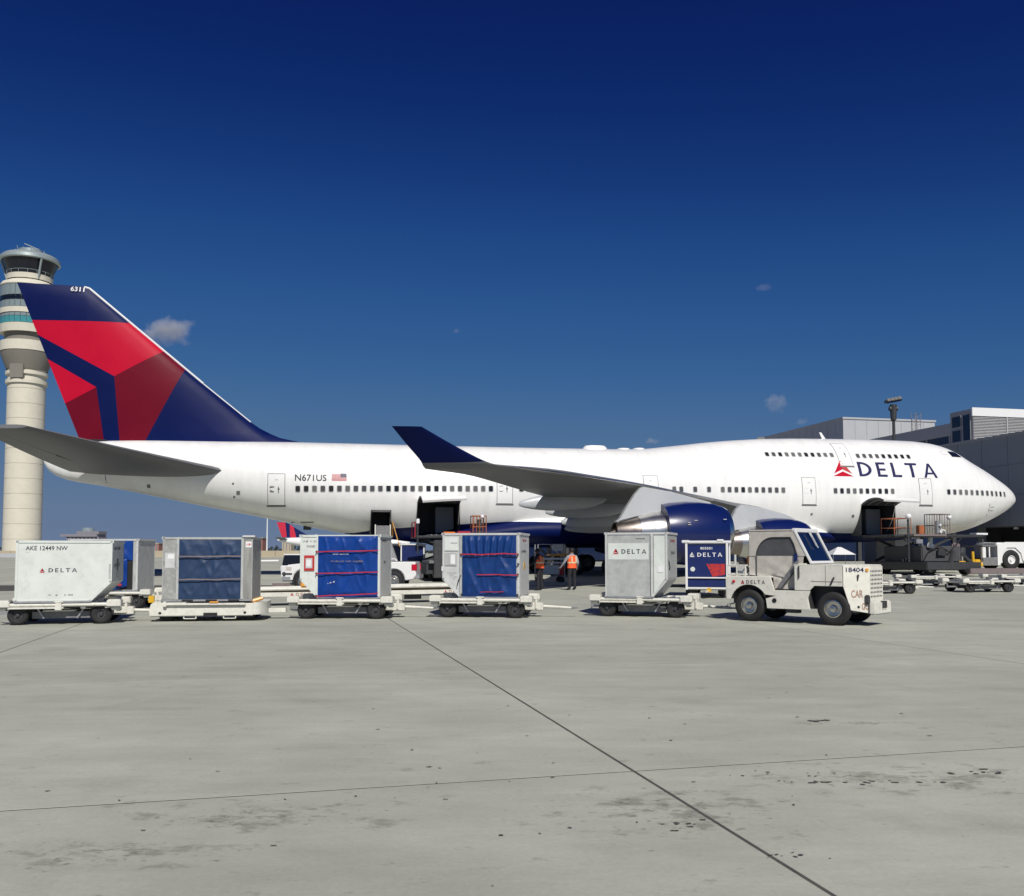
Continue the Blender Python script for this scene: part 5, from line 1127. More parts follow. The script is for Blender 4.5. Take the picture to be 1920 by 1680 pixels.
for sy in (-1, 1):
    q = MB(); q.box(1.20, 1.42, sy*.66-.05, sy*.66+.05, .76, 1.40); q.build('door_pillar', 'tractor_paint', TT, bevel=.02)
    # canvas side: sheet with an arched clear window
    cs_ = MB(); n = 14; arch = [(.52+.36*math.cos(R(180-180*k/n)) + (0.0), 1.62+.40*math.sin(R(180-180*k/n))) for k in range(n+1)]
    arch = [(.16, 1.58)]+[(x_, z_) for x_, z_ in arch]+[(1.10, 1.90), (1.20, 1.58)]
    win = [(.16, 1.57)]+[(.16+.42*(1-math.cos(R(90*k/8))), 1.57+.44*math.sin(R(90*k/8))) for k in range(1, 9)]+[(1.02, 2.01), (1.10, 1.86), (1.19, 1.57)]
    outer = [(-.03, 1.085), (-.03, 2.15), (1.10, 2.15), (1.42, 1.50), (1.30, 1.40), (1.22, .78), (.60, .78), (.56, 1.085)]
    yy = sy*.635
    top = [(-.03, 1.57)]+win[:1]+win[1:]+[(1.40, 1.57), (1.10, 2.15), (-.03, 2.15)]
    q = MB(); q.panel(top, (0, yy, 0), (1, 0, 0), (0, 0, 1), .012); cv = q.build('canvas_side', 'canvas', TT)
    q = MB(); nx, nz = 22, 12                       # lower, creased part of the canvas
    for i in range(nz+1):
        for k in range(nx+1):
            u_, v_ = k/nx, i/nz; z_ = .79+(1.57-.79)*v_; xa = -.03 if z_ > 1.085 else .58; x_ = xa+(1.24+.10*v_-xa)*u_
            q.v.append((x_, yy+sy*(.012*math.sin(9*u_+5*v_)+.010*math.sin(17*(u_+v_))+.008*math.sin(23*u_-11*v_))*(1-v_)**.5, z_))
    for i in range(nz):
        for k in range(nx): a = i*(nx+1)+k; q.f.append((a, a+1, a+nx+2, a+nx+1)); q.m.append(0)
    q.build('canvas_skirt', 'canvas', cv, smooth=60)
    q = MB(); q.panel(win, (0, yy+sy*-.004, 0), (1, 0, 0), (0, 0, 1), .004); q.build('vinyl_window', 'vinyl', cv)
    q = MB(); q.tube([(x_, yy+sy*.016, z_) for x_, z_ in win], .011, 6); q.tube([(.16, yy+sy*.016, 1.57), (.16, yy+sy*.016, 1.09)], .010, 6); q.build('zip_seam', 'steel_dark', cv)
    if sy < 0:
        q = MB(); q.panel([(.66, .80), (.82, .80), (1.24, 1.36), (1.22, 1.48), (1.10, 1.40)], (0, yy-.02, 0), (1, 0, 0), (0, 0, 1), .02); q.build('door_flap', 'dolly_grey', TT)
        q = MB(); q.tube([(.80, yy-.04, .82), (1.27, yy-.04, 1.40)], .012, 6); q.build('flap_cord', 'steel_dark', TT)
        q = MB(); q.box(1.10, 1.19, yy-.03, yy-.01, 1.44, 1.62); q.build('sticker', 'cart_navy', TT)
q = MB(); q.box(-.05, -.03, -.63, .63, 1.085, 2.15); q.build('canvas_back', 'canvas', TT)
q = MB()
for xa, xb, ya, yb in ((-.56, -.10, -.72, -.72), (-.56, -.10, -.1, -.1), (-.56, -.56, -.72, -.1), (-.10, -.10, -.72, -.1)):
    for z_ in (1.12, 1.34): q.tube([(xa, ya, z_), (xb, yb, z_)], .018, 6)
for x_, y_ in ((-.56, -.72), (-.33, -.72), (-.10, -.72), (-.56, -.1), (-.10, -.1)): q.cyl((x_, y_, 1.085), (x_, y_, 1.35), .018, n=6)
q.build('rear_rack', 'white_paint', TT)
q = MB(); q.box(-.36, -.14, -.62, -.50, 1.09, 1.33); q.build('rack_plate', 'alu_light', TT); q = MB(); q.cyl((-.14, -.45, 1.35), (-.14, -.45, 1.56), .05, .04, n=12); q.build('beacon', 'orange', TT, smooth=40)
q = MB(); q.obox((-.3, -.40, 1.42), (.30, .26, .16), (8, 12, 20)); q.build('tool_bag', 'steel_dark', TT, bevel=.05); q = MB(); q.cyl((-.48, -.5, 1.36), (-.48, -.5, 1.60), .03, n=8); q.build('bottle', 'alu_light', TT)
q = MB(); q.box(-.74, -.58, -.10, .10, .38, .56); q.cyl((-.70, 0, .34), (-.70, 0, .62), .025, n=8); q.build('tow_hitch', 'steel_dark', TT)
q = MB()
for k in range(7):
    t_ = k/6; c_ = Vector((-.72-.62*t_, -.02*math.sin(9*t_), .42-.16*t_-.06*math.sin(math.pi*t_))); pts = [(c_.x+.05*math.cos(a), c_.y+.03*math.sin(a)*(1 if k % 2 else .2), c_.z+.03*math.sin(a)*(1 if k % 2 == 0 else .2)) for a in [2*math.pi*j/8 for j in range(9)]]
    q.tube(pts, .010, 5)
q.build('safety_chain', 'galv', TT)
for sy in (-1, 1):
    wheel(TT, (0, sy*.66, .38), .38, .24, 'chrome', .53); fw_ = wheel(TT, (2.05, sy*.66, .38), .38, .24, 'chrome', .53)
# ============================================================ ground equipment around the airliner
AF = Vector((-13.975, 59.172, 0)); CA, SA = math.cos(R(12.6)), math.sin(R(12.6))
def aw(s, w_):
    """airliner frame (forward s, starboard w) -> apron"""
    x = AF.x+s*CA+w_*SA; y = AF.y+s*SA-w_*CA; return (x, y, gz(y))
# ---- long low belt loader lying behind the train
BL = thing('belt_loader', 'long low cream belt loader parked behind the blue curtain containers', 'belt loader', (-4.6, 29.8, 0), 24)
for sy in (-1, 1):
    q = MB(); q.box(-3.8, 3.8, sy*.48-.05, sy*.48+.05, .28, .42); bm_ = q.build('side_beam', 'white_paint', BL, bevel=.012)
    q = MB(); q.cyl((-3.7, sy*.5, .52), (3.7, sy*.5, .56), .05, n=8); q.build('guide_tube', 'white_paint', BL, smooth=40)
    if sy < 0:
        for x in (-2.55, 2.5):
            lettering('airline_name', 'DELTA', (x, -.53, .305), (1, 0, 0), (0, 0, 1), .095, 'text_brown', bm_, width=.62, wide=True, off=.006); widget('emblem', (x-.18, -.53, .30), (1, 0, 0), (0, 0, 1), .12, ['red_mark', 'red_mark', 'red_mark'], bm_, off=.006)
    for x in (-2.35, 2.55): wheel(BL, (x, sy*.38, .20), .20, .18, 'steel_dark', .5, n=18)
q = MB(); q.box(-3.75, 3.75, -.40, .40, .44, .49); q.build('conveyor_belt', 'belt', BL)
for x in (-3.75, 3.75): q = MB(); q.cyl((x, -.42, .44), (x, .42, .44), .09, n=14); q.build('end_roller', 'galv', BL, smooth=40)
for x in (-2.3, 2.6): q = MB(); q.box(x-.10, x+.10, -.58, -.44, .58, .74); q.build('marker_lamp', 'amber', BL, bevel=.02)
q = MB(); q.box(-2.0, 1.6, -.34, .34, .12, .30); q.build('chassis', 'steel_dark', BL)
q = MB(); q.obox((-3.0, -.52, .66), (.55, .02, .10)); q.build('warning_plate', 'strap_old', BL)
# ---- belt loader raised to the rear hold door
x_, y_, z_ = aw(5.2, 7.2); B2 = thing('belt_loader', 'raised belt loader with orange rail reaching the small rear hold door', 'belt loader', (x_, y_, z_), 12.6)
p0, p1_ = Vector((0, -3.6, .75)), Vector((0, 3.9, 2.75)); dv = (p1_-p0).normalized(); ang = math.degrees(math.atan2(dv.z, dv.y))
q = MB(); q.obox((p0+p1_)/2, (.80, 7.7, .16), (ang, 0, 0)); q.build('conveyor_frame', 'dolly_grey', B2, bevel=.02)
q = MB(); q.obox((p0+p1_)/2+Vector((0, 0, .10)), (.62, 7.5, .03), (ang, 0, 0)); q.build('conveyor_belt', 'galv', B2)
for sx in (-1, 1):
    q = MB(); q.obox(p1_+Vector((sx*.46, -.5, .15)), (.07, .25, .85)); q.build('end_post', 'white_paint', B2, bevel=.01)
    for yy in (-1.7, 1.5): wheel(B2, (sx*.7, yy, .32), .32, .22, 'galv', .5, n=18)
q = MB(); q.obox(p1_+Vector((0, -.55, .15)), (.80, .04, .72)); q.build('end_guard', 'dolly_grey', B2)
q = MB(); q.tube([p0+Vector((.62, 2.5, 1.2)), p1_+Vector((.62, -.3, .75)), p1_+Vector((.62, .1, .75)), p1_+Vector((.62, .1, -.1))], .03, 6); q.tube([p1_+Vector((.62, -.6, -.2)), p1_+Vector((.62, -.6, .70))], .025, 6); q.build('handrail', 'amber', B2)
q = MB(); q.box(-.75, .75, -2.4, 2.2, .32, .70); q.build('chassis', 'white_paint', B2, bevel=.03)
q = MB(); q.tube([(0, -.8, .7), (0, 1.6, 1.95)], .06, 8); q.build('lift_ram', 'steel_dark', B2)
# ---- cargo loaders
def cage(par, x0, x1, y0, y1, z0, z1, mat, bars=4):
    q = MB()
    for x in (x0, x1):
        for y in (y0, y1): q.cyl((x, y, z0), (x, y, z1), .028, n=6)
    for z in (z0+.45*(z1-z0), z1): q.tube([(x0, y0, z), (x1, y0, z), (x1, y1, z), (x0, y1, z), (x0, y0, z)], .026, 6)
    for k in range(1, bars): x = x0+(x1-x0)*k/bars; q.cyl((x, y0, z0), (x, y0, z1), .02, n=5); q.cyl((x, y1, z0), (x, y1, z1), .02, n=5)
    return q.build('operator_cage', mat, par)
def scissor(par, x0, x1, y, z0, z1, mat='steel_dark'):
    for a, b_ in (((x0, z0), (x1, z1)), ((x0, z1), (x1, z0))):
        q = MB(); A_, B_ = Vector((a[0], y, a[1])), Vector((b_[0], y, b_[1])); d = B_-A_; q.obox((A_+B_)/2, (d.length, .10, .18), (0, -math.degrees(math.atan2(d.z, d.x)), 0)); q.build('scissor_arm', mat, par, bevel=.02)
def ball(par, name, c, r_, mat):
    q = MB(); q.lathe([(-r_*math.cos(math.pi*k/8), max(1e-3, r_*math.sin(math.pi*k/8))) for k in range(9)], c, (0, 0, 1), 14); return q.build(name, mat, par, smooth=60)
x_, y_, z_ = aw(9.2, 6.4); LA = thing('cargo_loader', 'dark cargo loader with orange cage raised to the open rear hold', 'cargo loader', (x_, y_, z_), 12.6, 'cargo loaders at the hold doors')
q = MB(); q.box(-2.3, 2.75, -1.2, 2.3, 2.42, 2.56); q.build('bridge_platform', 'steel_dark', LA, bevel=.02)
for k in range(9): q = MB(); q.cyl((-1.4+.3*k, -1.0, 2.60), (-1.4+.3*k, 2.2, 2.60), .035, n=8); q.build('roller', 'galv', LA, smooth=40)
cage(LA, 1.05, 1.85, -1.15, -.35, 2.56, 3.75, 'rail_orange', 4); q = MB(); q.box(1.35, 1.6, -1.0, -.8, 2.56, 3.55); q.build('control_stand', 'steel_dark', LA, bevel=.02); ball(LA, 'work_lamp', (1.62, -1.1, 3.70), .13, 'text_white')
q = MB(); q.tube([(-2.25, -1.15, 1.5), (-2.25, -1.15, 3.3)], .05, 8); q.build('mirror_post', 'steel_dark', LA); q = MB(); q.box(-2.33, -2.15, -1.22, -1.06, 3.25, 3.55); q.build('work_lamp', 'text_white', LA, bevel=.03)
q = MB(); q.tube([(-2.4, -1.1, 2.45), (-2.4, -1.1, 3.35), (-2.4, .6, 3.35), (-2.4, .6, 2.45)], .03, 6); q.build('guard_rail', 'strap_red', LA)
q = MB(); q.obox((-.35, -.9, 2.70), (.75, .35, .18), (0, 0, 4)); q.build('orange_bag', 'orange', LA, bevel=.05); q = MB(); q.obox((.55, -.8, 2.72), (.85, .5, .22), (0, 0, -6)); q.build('red_bag', 'strap_red', LA, bevel=.06)
q = MB(); q.box(-2.1, 2.6, -4.2, 2.0, .35, .95); q.build('chassis', 'steel_dark', LA, bevel=.04)
q = MB(); q.box(-2.0, 2.4, -4.6, -1.3, .95, 1.12); q.build('main_platform', 'dolly_grey', LA, bevel=.02)
for y in (-.9, 1.8): scissor(LA, -1.8, 2.3, y, 1.0, 2.35)
q = MB(); q.box(-1.75, -1.2, -4.75, -4.2, .15, 2.25); q.build('front_column', 'steel_dark', LA, bevel=.04); q = MB(); q.box(-1.05, .4, -4.66, -4.55, .5, 2.1); pn = q.build('black_panel', 'dark', LA, bevel=.02)
lettering('panel_number', '1X', (-.85, -4.67, 1.45), (1, 0, 0), (0, 0, 1), .22, 'text_white', pn, width=.35); q = MB(); q.box(-1.35, -1.2, -4.80, -4.74, .55, .80); q.build('reflector', 'text_white', LA)
q = MB(); q.box(-1.2, .6, -4.8, -4.3, .12, .42); q.build('step', 'dolly_grey', LA)
for x in (-1.5, 1.9):
    for y in (-3.3, 1.2): wheel(LA, (x, y, .42), .42, .32, 'galv', .5, n=20)
x_, y_, z_ = aw(41.2, 6.4); LF = thing('cargo_loader', 'dark scissor loader with wire cage raised to the open front hold', 'cargo loader', (x_, y_, z_), 12.6, 'cargo loaders at the hold doors')
q = MB(); q.box(-2.6, 4.3, -1.2, 2.4, 2.52, 2.68); q.build('bridge_platform', 'steel_dark', LF, bevel=.02)
q = MB(); q.box(-1.2, 1.3, -1.3, -1.15, 2.56, 2.70); q.build('edge_strip', 'strap_old', LF); q = MB(); q.box(3.9, 4.8, -1.0, -.3, 2.66, 2.80); q.build('platform_light', 'text_white', LF, bevel=.02)
cage(LF, .55, 1.75, -1.1, -.1, 2.68, 4.05, 'strap_old', 6); q = MB(); q.box(.7, .95, -1.15, -.95, 2.7, 3.6); q.build('control_stand', 'galv', LF, bevel=.03); ball(LF, 'work_lamp', (1.78, -1.0, 3.85), .17, 'text_white')
q = MB(); q.box(-.45, -.05, -.9, -.5, 2.68, 3.3); q.build('orange_bin', 'rail_orange', LF, bevel=.04)
cage(LF, -2.5, -1.25, -1.1, .3, 2.6, 3.75, 'rail_orange', 1)
q = MB(); q.tube([(-1.75, -1.5, .3), (-1.75, -1.5, 3.75)], .07, 8); q.build('mirror_post', 'steel_dark', LF); ball(LF, 'convex_mirror', (-1.75, -1.55, 3.85), .20, 'text_white')
q = MB(); q.box(-2.3, 1.7, -4.0, 2.2, .35, .85); q.build('chassis', 'steel_dark', LF, bevel=.04)
for y in (-1.0, 1.9): scissor(LF, -1.9, 1.9, y, .9, 2.45)
q = MB(); q.box(-1.6, 1.3, -2.6, 1.4, .85, 1.9); q.build('engine_housing', 'hold_grey', LF, bevel=.06); q = MB(); q.obox((-1.0, -2.7, 1.9), (.5, .2, .35), (0, 20, 10)); q.build('hydraulic_block', 'chrome', LF, bevel=.05)
q = MB(); q.box(.9, 1.5, -2.4, -2.0, .9, 2.1); q.build('cable_reel', 'strap_old', LF, bevel=.08)
q = MB(); q.obox((2.2, -2.0, 1.15), (2.4, .10, .16), (0, 38, 0)); q.build('stabilizer_leg', 'steel_dark', LF)
for x in (-1.5, 1.1):
    for y in (-3.2, 1.4): wheel(LF, (x, y, .42), .42, .32, 'galv', .5, n=20)
q = MB(); q.box(.4, 4.8, -4.6, -4.2, .12, .46); q.build('front_step', 'strap_old', LF, bevel=.03)

x_, y_, z_ = aw(45.6, -3.2); GC = thing('equipment_cabinet', 'tall grey equipment cabinet under the nose beyond the front loader', 'cabinet', (x_, y_, z_), 12.6)
q = MB(); q.box(-1.5, 1.1, -.8, .8, .25, 2.75); q.build('housing', 'dolly_grey', GC, bevel=.03); q = MB(); q.box(.15, 1.08, -.86, -.80, .30, 2.55); q.build('door', 'bld_light', GC, bevel=.02); q = MB(); q.cyl((-.6, -.84, 2.35), (-.6, -.80, 2.35), .16, n=16); q.cyl((-.1, -.84, 2.4), (-.1, -.80, 2.4), .10, n=14); q.build('gauge', 'galv', GC); q = MB(); q.box(-1.6, 1.2, -.9, .9, 2.75, 2.85); q.build('lid', 'bld_grey', GC, bevel=.02)  # the pale door paints the lit face of the box onto its front
for x in (-1.1, .7):
    for sy in (-1, 1): wheel(GC, (x, sy*.6, .18), .18, .14, 'steel_dark', .5, n=14)
for k, (xx, yy, zz, sx_, sy_, szz, mt) in enumerate(((-.9, -1.35, 2.2, .5, .3, .3, 'galv'), (-.2, -2.75, 1.5, .7, .1, .5, 'steel_dark'), (.6, -2.7, 1.2, .3, .2, .8, 'hold_grey'), (.95, -1.25, 2.9, .18, .12, .3, 'text_white'), (.9, -1.25, 3.3, .14, .1, .16, 'text_white'), (1.3, -1.15, 2.74, .8, .15, .10, 'text_white'))):
    q = MB(); q.obox((xx, yy, zz), (sx_, sy_, szz), (5*k, 7*k, 9*k)); q.build('hydraulic_fitting' if k < 3 else 'control_box', mt, LF, bevel=.02)
q = MB(); q.tube([(-1.5, -2.7, 1.0), (-1.2, -2.8, 1.6), (-.4, -2.75, 1.9), (.3, -2.8, 1.5), (.9, -2.7, 2.0), (1.4, -2.6, 2.4)], .035, 6); q.build('hydraulic_hose', 'dark', LF)
# ---- yellow tow bar and pushback tractor at the nose
x_, y_, z_ = aw(48.9, .6); YB = thing('tow_bar', 'yellow aircraft tow bar on small wheels in front of the nose gear', 'tow bar', (x_, y_, z_), 12.6)
q = MB(); q.box(-2.2, 2.3, -.09, .09, .42, .60); q.build('beam', 'yellow', YB, bevel=.03); q = MB(); q.box(.2, 2.0, -.45, .45, .30, .52); q.build('wheel_frame', 'yellow', YB, bevel=.03)
q = MB(); q.cyl((1.25, -.3, .5), (1.2, -.3, 1.45), .10, n=10); q.build('jack_post', 'yellow', YB, smooth=40); q = MB(); q.box(-.2, .6, -.3, .3, .55, .72); q.box(1.4, 1.9, -.3, .3, .52, .85); q.build('hydraulic_box', 'yellow', YB, bevel=.04)
for sy in (-1, 1): wheel(YB, (1.0, sy*.5, .25), .25, .16, 'yellow', .5, n=16)
x_, y_, z_ = aw(53.9, -.5); PT = thing('pushback_tractor', 'low white pushback tractor with a huge wheel at the right edge', 'tow tractor', (x_, y_, z_), 12.6)
for sy in (-1, 1):
    hexa = [(-.2+1.02*math.cos(R(a)), .78+1.02*math.sin(R(a))) for a in (200, 180, 150, 112, 68, 30, 0, -20)]
    q = MB(); q.panel([(-1.45, .35), (-1.45, 1.95), (-.7, 2.15), (3.6, 2.15), (3.6, .45), (1.05, .45)]+hexa[::-1][1:-1]+[(-1.18, .42)], (0, sy*1.2+.04, 0), (1, 0, 0), (0, 0, 1), .08); q.build('body_side', 'clean_white', PT)
    q = MB(); q.panel([(-2.75, .35), (-1.47, .35), (-1.47, 1.0), (-2.75, .95)], (0, sy*1.2+.04, 0), (1, 0, 0), (0, 0, 1), .08); q.build('lower_front', 'dolly_grey', PT)
    wheel(PT, (-.2, sy*1.02, .78), .78, .5, 'clean_white', .42, n=28); wheel(PT, (2.9, sy*1.02, .78), .78, .5, 'clean_white', .42, n=28)
    q = MB(); q.box(-2.75, -2.45, sy*1.1-.12, sy*1.1+.12, .35, 1.75); q.build('corner_post', 'clean_white', PT, bevel=.03)
q = MB(); q.box(-1.45, 3.6, -1.15, 1.15, .5, 2.12); q.build('hull', 'clean_white', PT, bevel=.06); q = MB(); q.box(-2.7, -1.5, -1.1, 1.1, .40, .98); q.build('front_hull', 'hold_grey', PT)
q = MB(); q.box(-2.7, -1.45, -1.15, 1.15, 1.78, 1.90); q.build('cab_roof', 'dolly_grey', PT, bevel=.03); q = MB(); q.box(-2.8, -2.7, -1.2, 1.2, .32, .60); q.build('bumper', 'clean_white', PT, bevel=.02); q = MB(); q.box(-2.1, -2.0, -1.1, -1.0, .98, 1.8); q.build('cab_pillar', 'clean_white', PT); q = MB(); q.cyl((-2.2, -.6, 1.9), (-2.2, -.6, 2.4), .03, n=6); q.build('aerial', 'dolly_grey', PT)
x_, y_, z_ = aw(51.3, -5); GP = thing('power_cart', 'grey boxy ground power cart between the yellow tow bar and the white tractor', 'cart', (x_, y_, z_), 12.6)
q = MB(); q.box(-1.4, 1.5, -.8, .8, .35, 1.55); q.build('housing', 'bld_grey', GP, bevel=.05); q = MB(); q.obox((.6, 0, 1.66), (1.5, 1.3, .12), (0, -8, 0)); q.build('cover', 'ule_white', GP, bevel=.03)
for x in (-1.0, 1.0):
    for sy in (-1, 1): wheel(GP, (x, sy*.7, .25), .25, .18, 'galv', .5, n=16)

# ---- empty dollies on the right
EG = 'empty dollies on the right'
dolly('empty dolly half hidden behind the front of the tow tractor', (15.0, 37.0), 4, EG)
dolly('empty dolly nearest the right edge, coupled in the nearer row', (19.7, 38.4), 9, EG)
dolly('empty dolly in the far row above the gap between the two nearer ones', (20.6, 45.2), 7, EG)
dolly('empty dolly in the far row cut off by the right edge', (25.3, 45.9), 10, EG)

# ---- baggage carts
def cart(label, loc, rz, front=True, L=3.0, group='navy baggage carts'):
    o = thing('baggage_cart', label, 'cart', (loc[0], loc[1], gz(loc[1])), rz, group); W2, H = .75, 2.05
    q = MB(); q.box(-W2+.05, W2-.05, 0, .04, .42, 1.96); q.build('front_panel', 'cart_navy', o); q = MB(); q.box(W2-.08, W2-.05, .05, L, .42, 1.96); q.box(-W2+.05, -W2+.08, .05, L, .42, 1.96); q.box(-W2+.05, W2-.05, L-.03, L, .42, 1.96); q.build('side_curtain', 'cart_navy', o)
    q = MB(); q.box(-W2, W2, -.02, L+.05, H-.09, H); q.build('roof', 'clean_white', o, bevel=.02)
    q = MB(); q.box(-W2-.12, W2+.12, -.08, .0, H-.06, H+.03); q.box(W2-.38, W2-.14, -.1, .02, H, H+.08); q.box(-W2-.13, -W2+.15, -.1, 0, H-.05, H+.05); q.build('roof_bumper', 'clean_white', o, bevel=.015)
    for sx in (-1, 1):
        for y in (-.04, L): q = MB(); q.box(sx*(W2-.03)-.04, sx*(W2-.03)+.04, y-.03, y+.03, .30, H-.02); q.build('post', 'clean_white', o, bevel=.01)
    for z in (.36, .74): q = MB(); q.box(-W2+.05, W2-.05, -.07, -.03, z-.025, z+.025); q.build('rail', 'clean_white', o, bevel=.008)
    q = MB(); q.box(-W2+.05, W2-.05, 0, L, .30, .40); q.build('floor', 'white_paint', o)
    for y in (.55, L-.55):
        for sx in (-1, 1): wheel(o, (sx*.58, y, .22), .22, .18, 'steel_dark', .5, n=18)
    q = MB(); q.tube([(-.1, .1, .28), (0, -.55, .25), (.1, .1, .28)], .03, 6); q.build('drawbar', 'white_paint', o); q = MB(); q.cyl((.08, -.12, .30), (.08, -.2, .30), .085, n=12); q.build('hub_cap', 'yellow', o)
    return o
bc = cart('navy baggage cart with white airline name and red pattern behind the aluminium container', (7.05, 32.9), -15)
lettering('airline_name', 'DELTA', (-.33, -.004, 1.50), (1, 0, 0), (0, 0, 1), .145, 'text_white', bc, width=.88, wide=True); widget('emblem', (-.62, -.004, 1.49), (1, 0, 0), (0, 0, 1), .20, ['text_white', 'alu', 'text_white'], bc)
lettering('fleet_number', '803501', (-.22, -.004, 1.76), (1, 0, 0), (0, 0, 1), .09, 'text_white', bc, width=.42); q = MB(); q.cyl((-.50, -.004, 1.05), (-.50, -.009, 1.05), .085, n=18); q.build('round_emblem', 'ule_white', bc)
rnd = random.Random(5); q = MB()
for poly in ([(-.02, 1.24), (.64, 1.24), (.64, .86), (.36, .80), (.20, .78), (.10, 1.0)], ): 
    q.add([(x, -.006, z) for x, z in poly], [tuple(range(len(poly)))])
q.build('red_pattern', 'red_mark', bc)
q = MB()
for k in range(34):
    x = rnd.uniform(-.05, .5); z = rnd.uniform(.82, 1.23); s_ = rnd.uniform(.012, .035); q.add([(x-s_, -.0065-.00002*k, z), (x+s_, -.0065-.00002*k, z-s_*.5), (x, -.0065-.00002*k, z+s_)], [(0, 1, 2)])
pf = q.build('pattern_flecks', 'cart_navy', bc); pf['kind'] = 'stuff'
cart('blue baggage cart standing right behind the bed of the pickup truck', (-6.35, 58), 4, L=2.2); cart('farthest blue baggage cart, left of the one behind the pickup bed', (-8.1, 62), -12, L=2.2)

# ---- pickup truck, heading left
PK = thing('pickup_truck', 'white pickup truck half hidden behind the container with three red straps', 'pickup truck', (-7.38, 41.6, 0), 180)
arch = lambda c: [(c-.50, .40)]+[(c+.50*math.cos(R(a)), .42+.50*math.sin(R(a))) for a in range(170, 9, -20)]+[(c+.50, .40)]
FA, RA = 1.92, -2.1                                  # axles; local +x is the truck's front
low = [(-3.10, .62), (-2.95, .44)]+arch(RA)+[(RA+.55, .38)]+[(FA-.55, .38)]+arch(FA)+[(2.66, .42), (2.76, .55), (2.79, .98), (2.66, 1.10), (1.55, 1.22), (1.45, 1.24), (-3.08, 1.24)]
q = MB(); q.panel(low, (0, 1.0, 0), (1, 0, 0), (0, 0, 1), 2.0); q.build('body', 'clean_white', PK, bevel=.035)
q = MB(); up_ = [(1.45, 1.22), (.75, 1.84), (-1.0, 1.90), (-1.35, 1.22)]; a = [(x, -.90 if z > 1.5 else -.97, z) for x, z in up_]; c = [(x, .90-.15*(z > 1.5) if False else (.82 if z > 1.5 else .95), z) for x, z in up_]; a = [(x, -(.82 if z > 1.5 else .95), z) for x, z in up_]
q.add(a+c, [(0, 1, 2, 3)[::-1], (4, 5, 6, 7), (0, 1, 5, 4), (1, 2, 6, 5), (2, 3, 7, 6)]); cabp = q.build('cab', 'clean_white', PK, bevel=.03)
for sy in (-1, 1):
    for poly in ([(1.15, 1.28), (.68, 1.74), (.05, 1.77), (.05, 1.28)], [(-.02, 1.28), (-.02, 1.77), (-.90, 1.78), (-1.12, 1.28)]):
        q = MB(); q.add([(x, sy*(.95-(z-1.22)*.21+.012), z) for x, z in poly], [(0, 1, 2, 3)]); q.build('side_window', 'cab_glass', cabp)
    q = MB(); q.box(2.44, 2.75, sy*.88-.14, sy*.88+.14, .84, 1.04); q.build('headlight', 'headlight', PK, bevel=.03); q = MB(); q.box(-3.12, -2.86, sy*.90-.11, sy*.90+.11, .82, 1.15); q.build('tail_light', 'lamp_red', PK, bevel=.03)
    for x in (FA, RA):
        q = MB(); q.cyl((x, sy*.70, .42), (x, sy*.99, .42), .49, n=24); q.build('wheel_well', 'dark', PK); wheel(PK, (x, sy*.93, .40), .40, .26, 'chrome', .6)
    q = MB(); q.box(-1.4, -1.34, sy*1.0-.006, sy*1.0+.006, .45, 1.2); q.build('door_gap', 'seam', PK)
q = MB(); q.add([(1.32, -.84, 1.32), (1.32, .84, 1.32), (.84, .76, 1.77), (.84, -.76, 1.77)], [(0, 1, 2, 3)]); q.v = [(x+.03, y, z+.02) for x, y, z in q.v]; q.build('windscreen', 'cab_glass', cabp)
q = MB(); q.box(2.40, 2.90, -1.02, 1.02, .62, .78); q.build('grille', 'steel_dark', PK, bevel=.04); q = MB(); q.box(2.46, 2.92, -1.01, 1.01, .36, .62); q.build('front_bumper', 'galv', PK, bevel=.05); q = MB(); q.box(-3.24, -3.08, -.92, .92, .46, .66); q.build('rear_bumper', 'galv', PK, bevel=.03)
q = MB(); q.box(-2.95, -1.45, -.80, .80, 1.20, 1.255); q.build('bed_liner', 'steel_dark', PK); q = MB(); q.tube([(-2.0, -.9, 1.26), (-1.9, -.9, 1.36), (-1.55, -.9, 1.34)], .03, 6); q.build('bed_rail', 'clean_white', PK)
# ---- white van behind the pickup
VN = thing('van', 'white roofed van with dark windows just behind the hood of the pickup truck', 'van', (-9.45, 47.2, 0), 0); VN.scale = (1, 1, .90)
q = MB(); q.panel([(-2.3, .35), (-2.35, 1.1), (2.0, 1.1), (2.45, .95), (2.5, .4)], (0, .92, 0), (1, 0, 0), (0, 0, 1), 1.84); q.build('body', 'clean_white', VN, bevel=.05)
q = MB(); q.panel([(-2.3, 1.1), (-2.2, 1.68), (1.3, 1.68), (1.95, 1.1)], (0, .82, 0), (1, 0, 0), (0, 0, 1), 1.64); gh_ = q.build('glasshouse', 'cab_glass', VN, bevel=.04); q = MB(); q.box(-2.25, 1.32, -.84, .84, 1.66, 1.76); q.build('roof', 'clean_white', VN, bevel=.04); q = MB(); q.box(-1.2, .9, -.5, .5, 1.78, 1.90); q.build('light_bar', 'clean_white', VN, bevel=.03)
for x in (-1.45, 1.5):
    for sy in (-1, 1): wheel(VN, (x, sy*.82, .34), .34, .22, 'chrome', .6, n=20)
